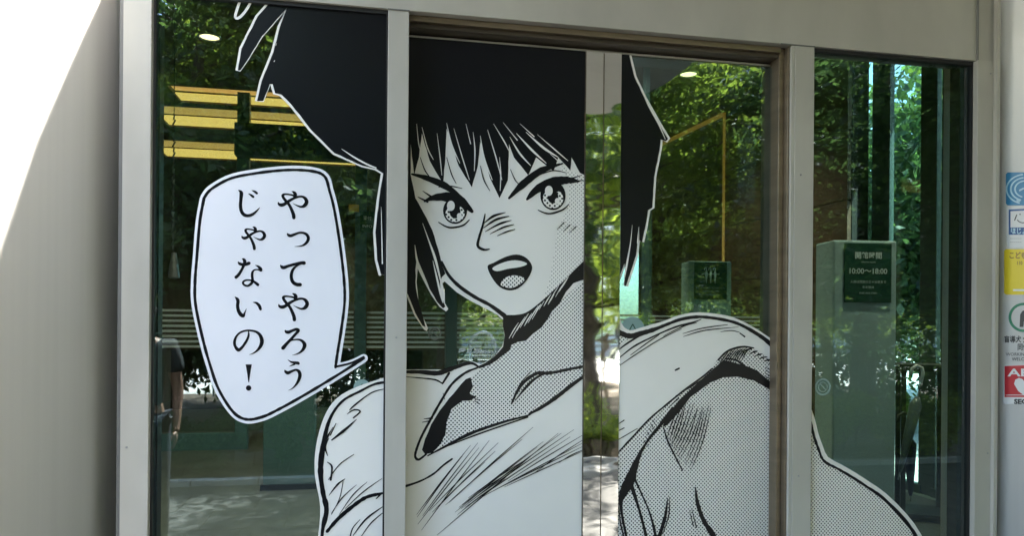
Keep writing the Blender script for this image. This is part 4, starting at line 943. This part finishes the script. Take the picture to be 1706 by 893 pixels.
# wooden tree stake
sx = RX(984, -12.0)
t = thing('tree_stake', 'pale wooden stakes tied round a young tree by the path', 'tree stake', (sx, -12, 0))
P('stake', T([(sx, -12, -.03), (sx+.05, -12, 1.35)], .045, 8), M['wood'], t); P('stake', T([(sx+.5, -12.3, -.03), (sx+.45, -12.3, 1.35)], .045, 8), M['wood'], t); P('cross_bar', T([(sx-.1, -12.06, 1.2), (sx+.65, -12.36, 1.2)], .035, 8), M['wood'], t)
# arched stand on the path
ax = RX(806, -22); t = thing('arched_barrier', 'small grey arched barrier with a grid on the sunlit path', 'barrier', (ax, -22, 0))
r = .42
P('arch_frame', T([(ax-r, -22, 0), (ax-r, -22, .9)]+[(ax-r*math.cos(R(k*15)), -22, .9+r*math.sin(R(k*15))) for k in range(1, 12)]+[(ax+r, -22, .9), (ax+r, -22, 0)], .045, 8), M['metal_grey'], t)
for k in range(-3, 4): P('grid_bar', T([(ax+k*.1, -22, .35), (ax+k*.1, -22, .9+math.sqrt(max(0, r*r-(k*.1)**2))-.03)], .012, 6), M['metal_grey'], t)
for k in range(5): P('grid_bar', T([(ax-r, -22, .35+k*.16), (ax+r, -22, .35+k*.16)], .012, 6), M['metal_grey'], t)

# apartment building
def block(x0, x1, y, fl, label, seed, fh=3.0):
    t = thing('apartment_block', label, 'building', ((x0+x1)/2, y, 0))
    P('wall', B((x0, y-14, 0), (x1, y, fl*fh+1)), M['tower'], t)
    P('roof', B((x0-.3, y-14.3, fl*fh+1.001), (x1+.3, y+.3, fl*fh+1.5)), M['kerb'], t)
    nb = int((x1-x0)/4.4); wm = B((-1.5, 0, 0), (1.5, .06, 2.0)); me = bpy.data.meshes.new('window'); wm.to_mesh(me); wm.free(); me.materials.append(M['towerglass'])
    bmr = bmesh.new(); box(bmr, (-1.95, .061, -.95), (1.95, 1.3, -.80)); box(bmr, (-1.95, 1.2, -.799), (1.95, 1.3, .15))
    mb = bpy.data.meshes.new('balcony'); bmr.to_mesh(mb); bmr.free(); mb.materials.append(M['tower'])
    for k in range(fl):
        for i in range(nb):
            x = x0+2.4+i*4.4
            for nm, mm in (('window', me), ('balcony', mb)):
                o = bpy.data.objects.new(nm, mm); C.objects.link(o); o.parent = t; o.location = (x-(x0+x1)/2, .002, 1.2+k*fh)
    return t
block(22, 60, -62, 11, 'white apartment block with balconies reflected above the trees at the right', 1)
block(-30, -8, -66, 8, 'pale apartment block far behind the trees at the left', 2)

# ------------------------------------------------------------------ person beside the photographer, seen dimly mirrored in the left pane
def skin(name, verts, edges, rad, mt, par, lv=2, root=0):
    me = bpy.data.meshes.new(name); me.from_pydata(verts, edges, []); o = bpy.data.objects.new(name, me); C.objects.link(o)
    me.materials.append(mt); o.parent = par
    o.modifiers.new('skin', 'SKIN').use_smooth_shade = True
    for i, v in enumerate(me.skin_vertices[0].data):
        r = rad[i]; v.radius = r if isinstance(r, tuple) else (r, r); v.use_root = (i == root)
    o.modifiers.new('sub', 'SUBSURF').levels = lv; o.modifiers['sub'].render_levels = lv; return o
skin_m = noisy(mat('skin', (.30, .18, .13), .5), (20, 20, 20), .06); shirt_m = noisy(mat('grey_shirt', (.035, .04, .045), .85), (30, 30, 30), .15); jean_m = noisy(mat('dark_trousers', (.03, .035, .05), .85), (30, 30, 30), .2)
pp = thing('person', 'person in dark shirt and dark trousers, arm hanging, mirrored at the left edge', 'person', (RX(228, -2.35), -2.35, 0), None, R(-8))
# facing +y; joints
BV = [(0, 0, .92), (0, .0, 1.08), (0, -.01, 1.25), (0, -.015, 1.36), (0, 0, 1.44), (0, .02, 1.53), (0, .02, 1.60),
      (-.10, 0, .88), (-.11, .015, .48), (-.115, -.01, .09), (-.12, .13, .035), (.10, 0, .88), (.115, .015, .48), (.12, -.01, .09), (.125, .13, .035),
      (-.17, -.01, 1.35), (-.23, -.02, 1.09), (-.22, .06, .87), (.17, -.01, 1.35), (.225, -.02, 1.09), (.225, .07, .87), (-.215, .075, .82), (.225, .088, .82)]
BE = [(0, 1), (1, 2), (2, 3), (3, 4), (4, 5), (5, 6), (0, 7), (7, 8), (8, 9), (9, 10), (0, 11), (11, 12), (12, 13), (13, 14), (3, 15), (15, 16), (16, 17), (3, 18), (18, 19), (19, 20), (17, 21), (20, 22)]
BR = [(.13, .10), (.115, .085), (.13, .09), (.13, .08), .052, (.072, .088), (.068, .08), .085, .055, .038, (.04, .03), .085, .055, .038, (.04, .03), .052, .036, .024, .052, .036, .024, (.036, .018), (.036, .018)]
skin('body', BV, BE, BR, skin_m, pp)
for s_ in (-1, 1):                                   # fingers rooted in the palm, relaxed curl, thumb from the side
    px_, py_ = (-.215, .075) if s_ < 0 else (.225, .088)
    fv = [(px_, py_, .83)]; fe = []; fr = [.012]
    for k, (dy, L) in enumerate(((-.026, .068), (-.009, .080), (.009, .078), (.026, .066))):
        b0 = len(fv); fv += [(px_, py_+dy, .80), (px_-s_*.004, py_+dy*1.15, .80-L*.5), (px_-s_*.020, py_+dy*1.15+.004, .80-L)]; fe += [(0, b0), (b0, b0+1), (b0+1, b0+2)]; fr += [.010, .0085, .0072]
    b0 = len(fv); fv += [(px_-s_*.01, py_+.045, .815), (px_-s_*.02, py_+.055, .775)]; fe += [(0, b0), (b0, b0+1)]; fr += [.011, .0085]
    skin('fingers', fv, fe, fr, skin_m, pp)
skin('shirt', [(0, 0, .93), (0, 0, 1.08), (0, -.01, 1.25), (0, -.015, 1.37), (-.17, -.01, 1.36), (-.215, -.017, 1.18), (.17, -.01, 1.36), (.215, -.017, 1.18)], [(0, 1), (1, 2), (2, 3), (3, 4), (4, 5), (3, 6), (6, 7)],
     [(.165, .125), (.15, .115), (.16, .12), (.145, .095), .072, .062, .072, .062], shirt_m, pp)
skin('trousers', [(0, 0, .94), (-.10, 0, .86), (-.11, .015, .48), (-.115, -.005, .10), (.10, 0, .86), (.115, .015, .48), (.12, -.005, .10)], [(0, 1), (1, 2), (2, 3), (0, 4), (4, 5), (5, 6)], [(.155, .118), .10, .075, .06, .10, .075, .06], jean_m, pp)
skin('hair', [(0, -.01, 1.60), (0, -.005, 1.665), (0, -.045, 1.57)], [(0, 1), (0, 2)], [(.082, .088), (.066, .07), (.07, .06)], M['dark'], pp)
for s_ in (-1, 1):
    skin('shoe', [(s_*.117, -.04, .05), (s_*.12, .08, .045), (s_*.125, .17, .035)], [(0, 1), (1, 2)], [(.05, .048), (.05, .042), (.042, .03)], M['dark'], pp)
    obj('eye', lathe([(.0, -.008), (.008, -.006), (.011, 0), (.008, .006), (0, .008)], 12, (s_*.030, .098, 1.572)), M['dark'], pp, smooth=True)
    skin('ear', [(s_*.075, .015, 1.585), (s_*.078, .012, 1.55)], [(0, 1)], [.013, .009], skin_m, pp, 1)
skin('nose', [(0, .098, 1.57), (0, .116, 1.545)], [(0, 1)], [.009, .013], skin_m, pp, 1)
obj('mouth', T([(-.022, .102, 1.512), (0, .108, 1.514), (.022, .102, 1.512)], .004, 6), mat('lips', (.35, .12, .10), .5), pp)
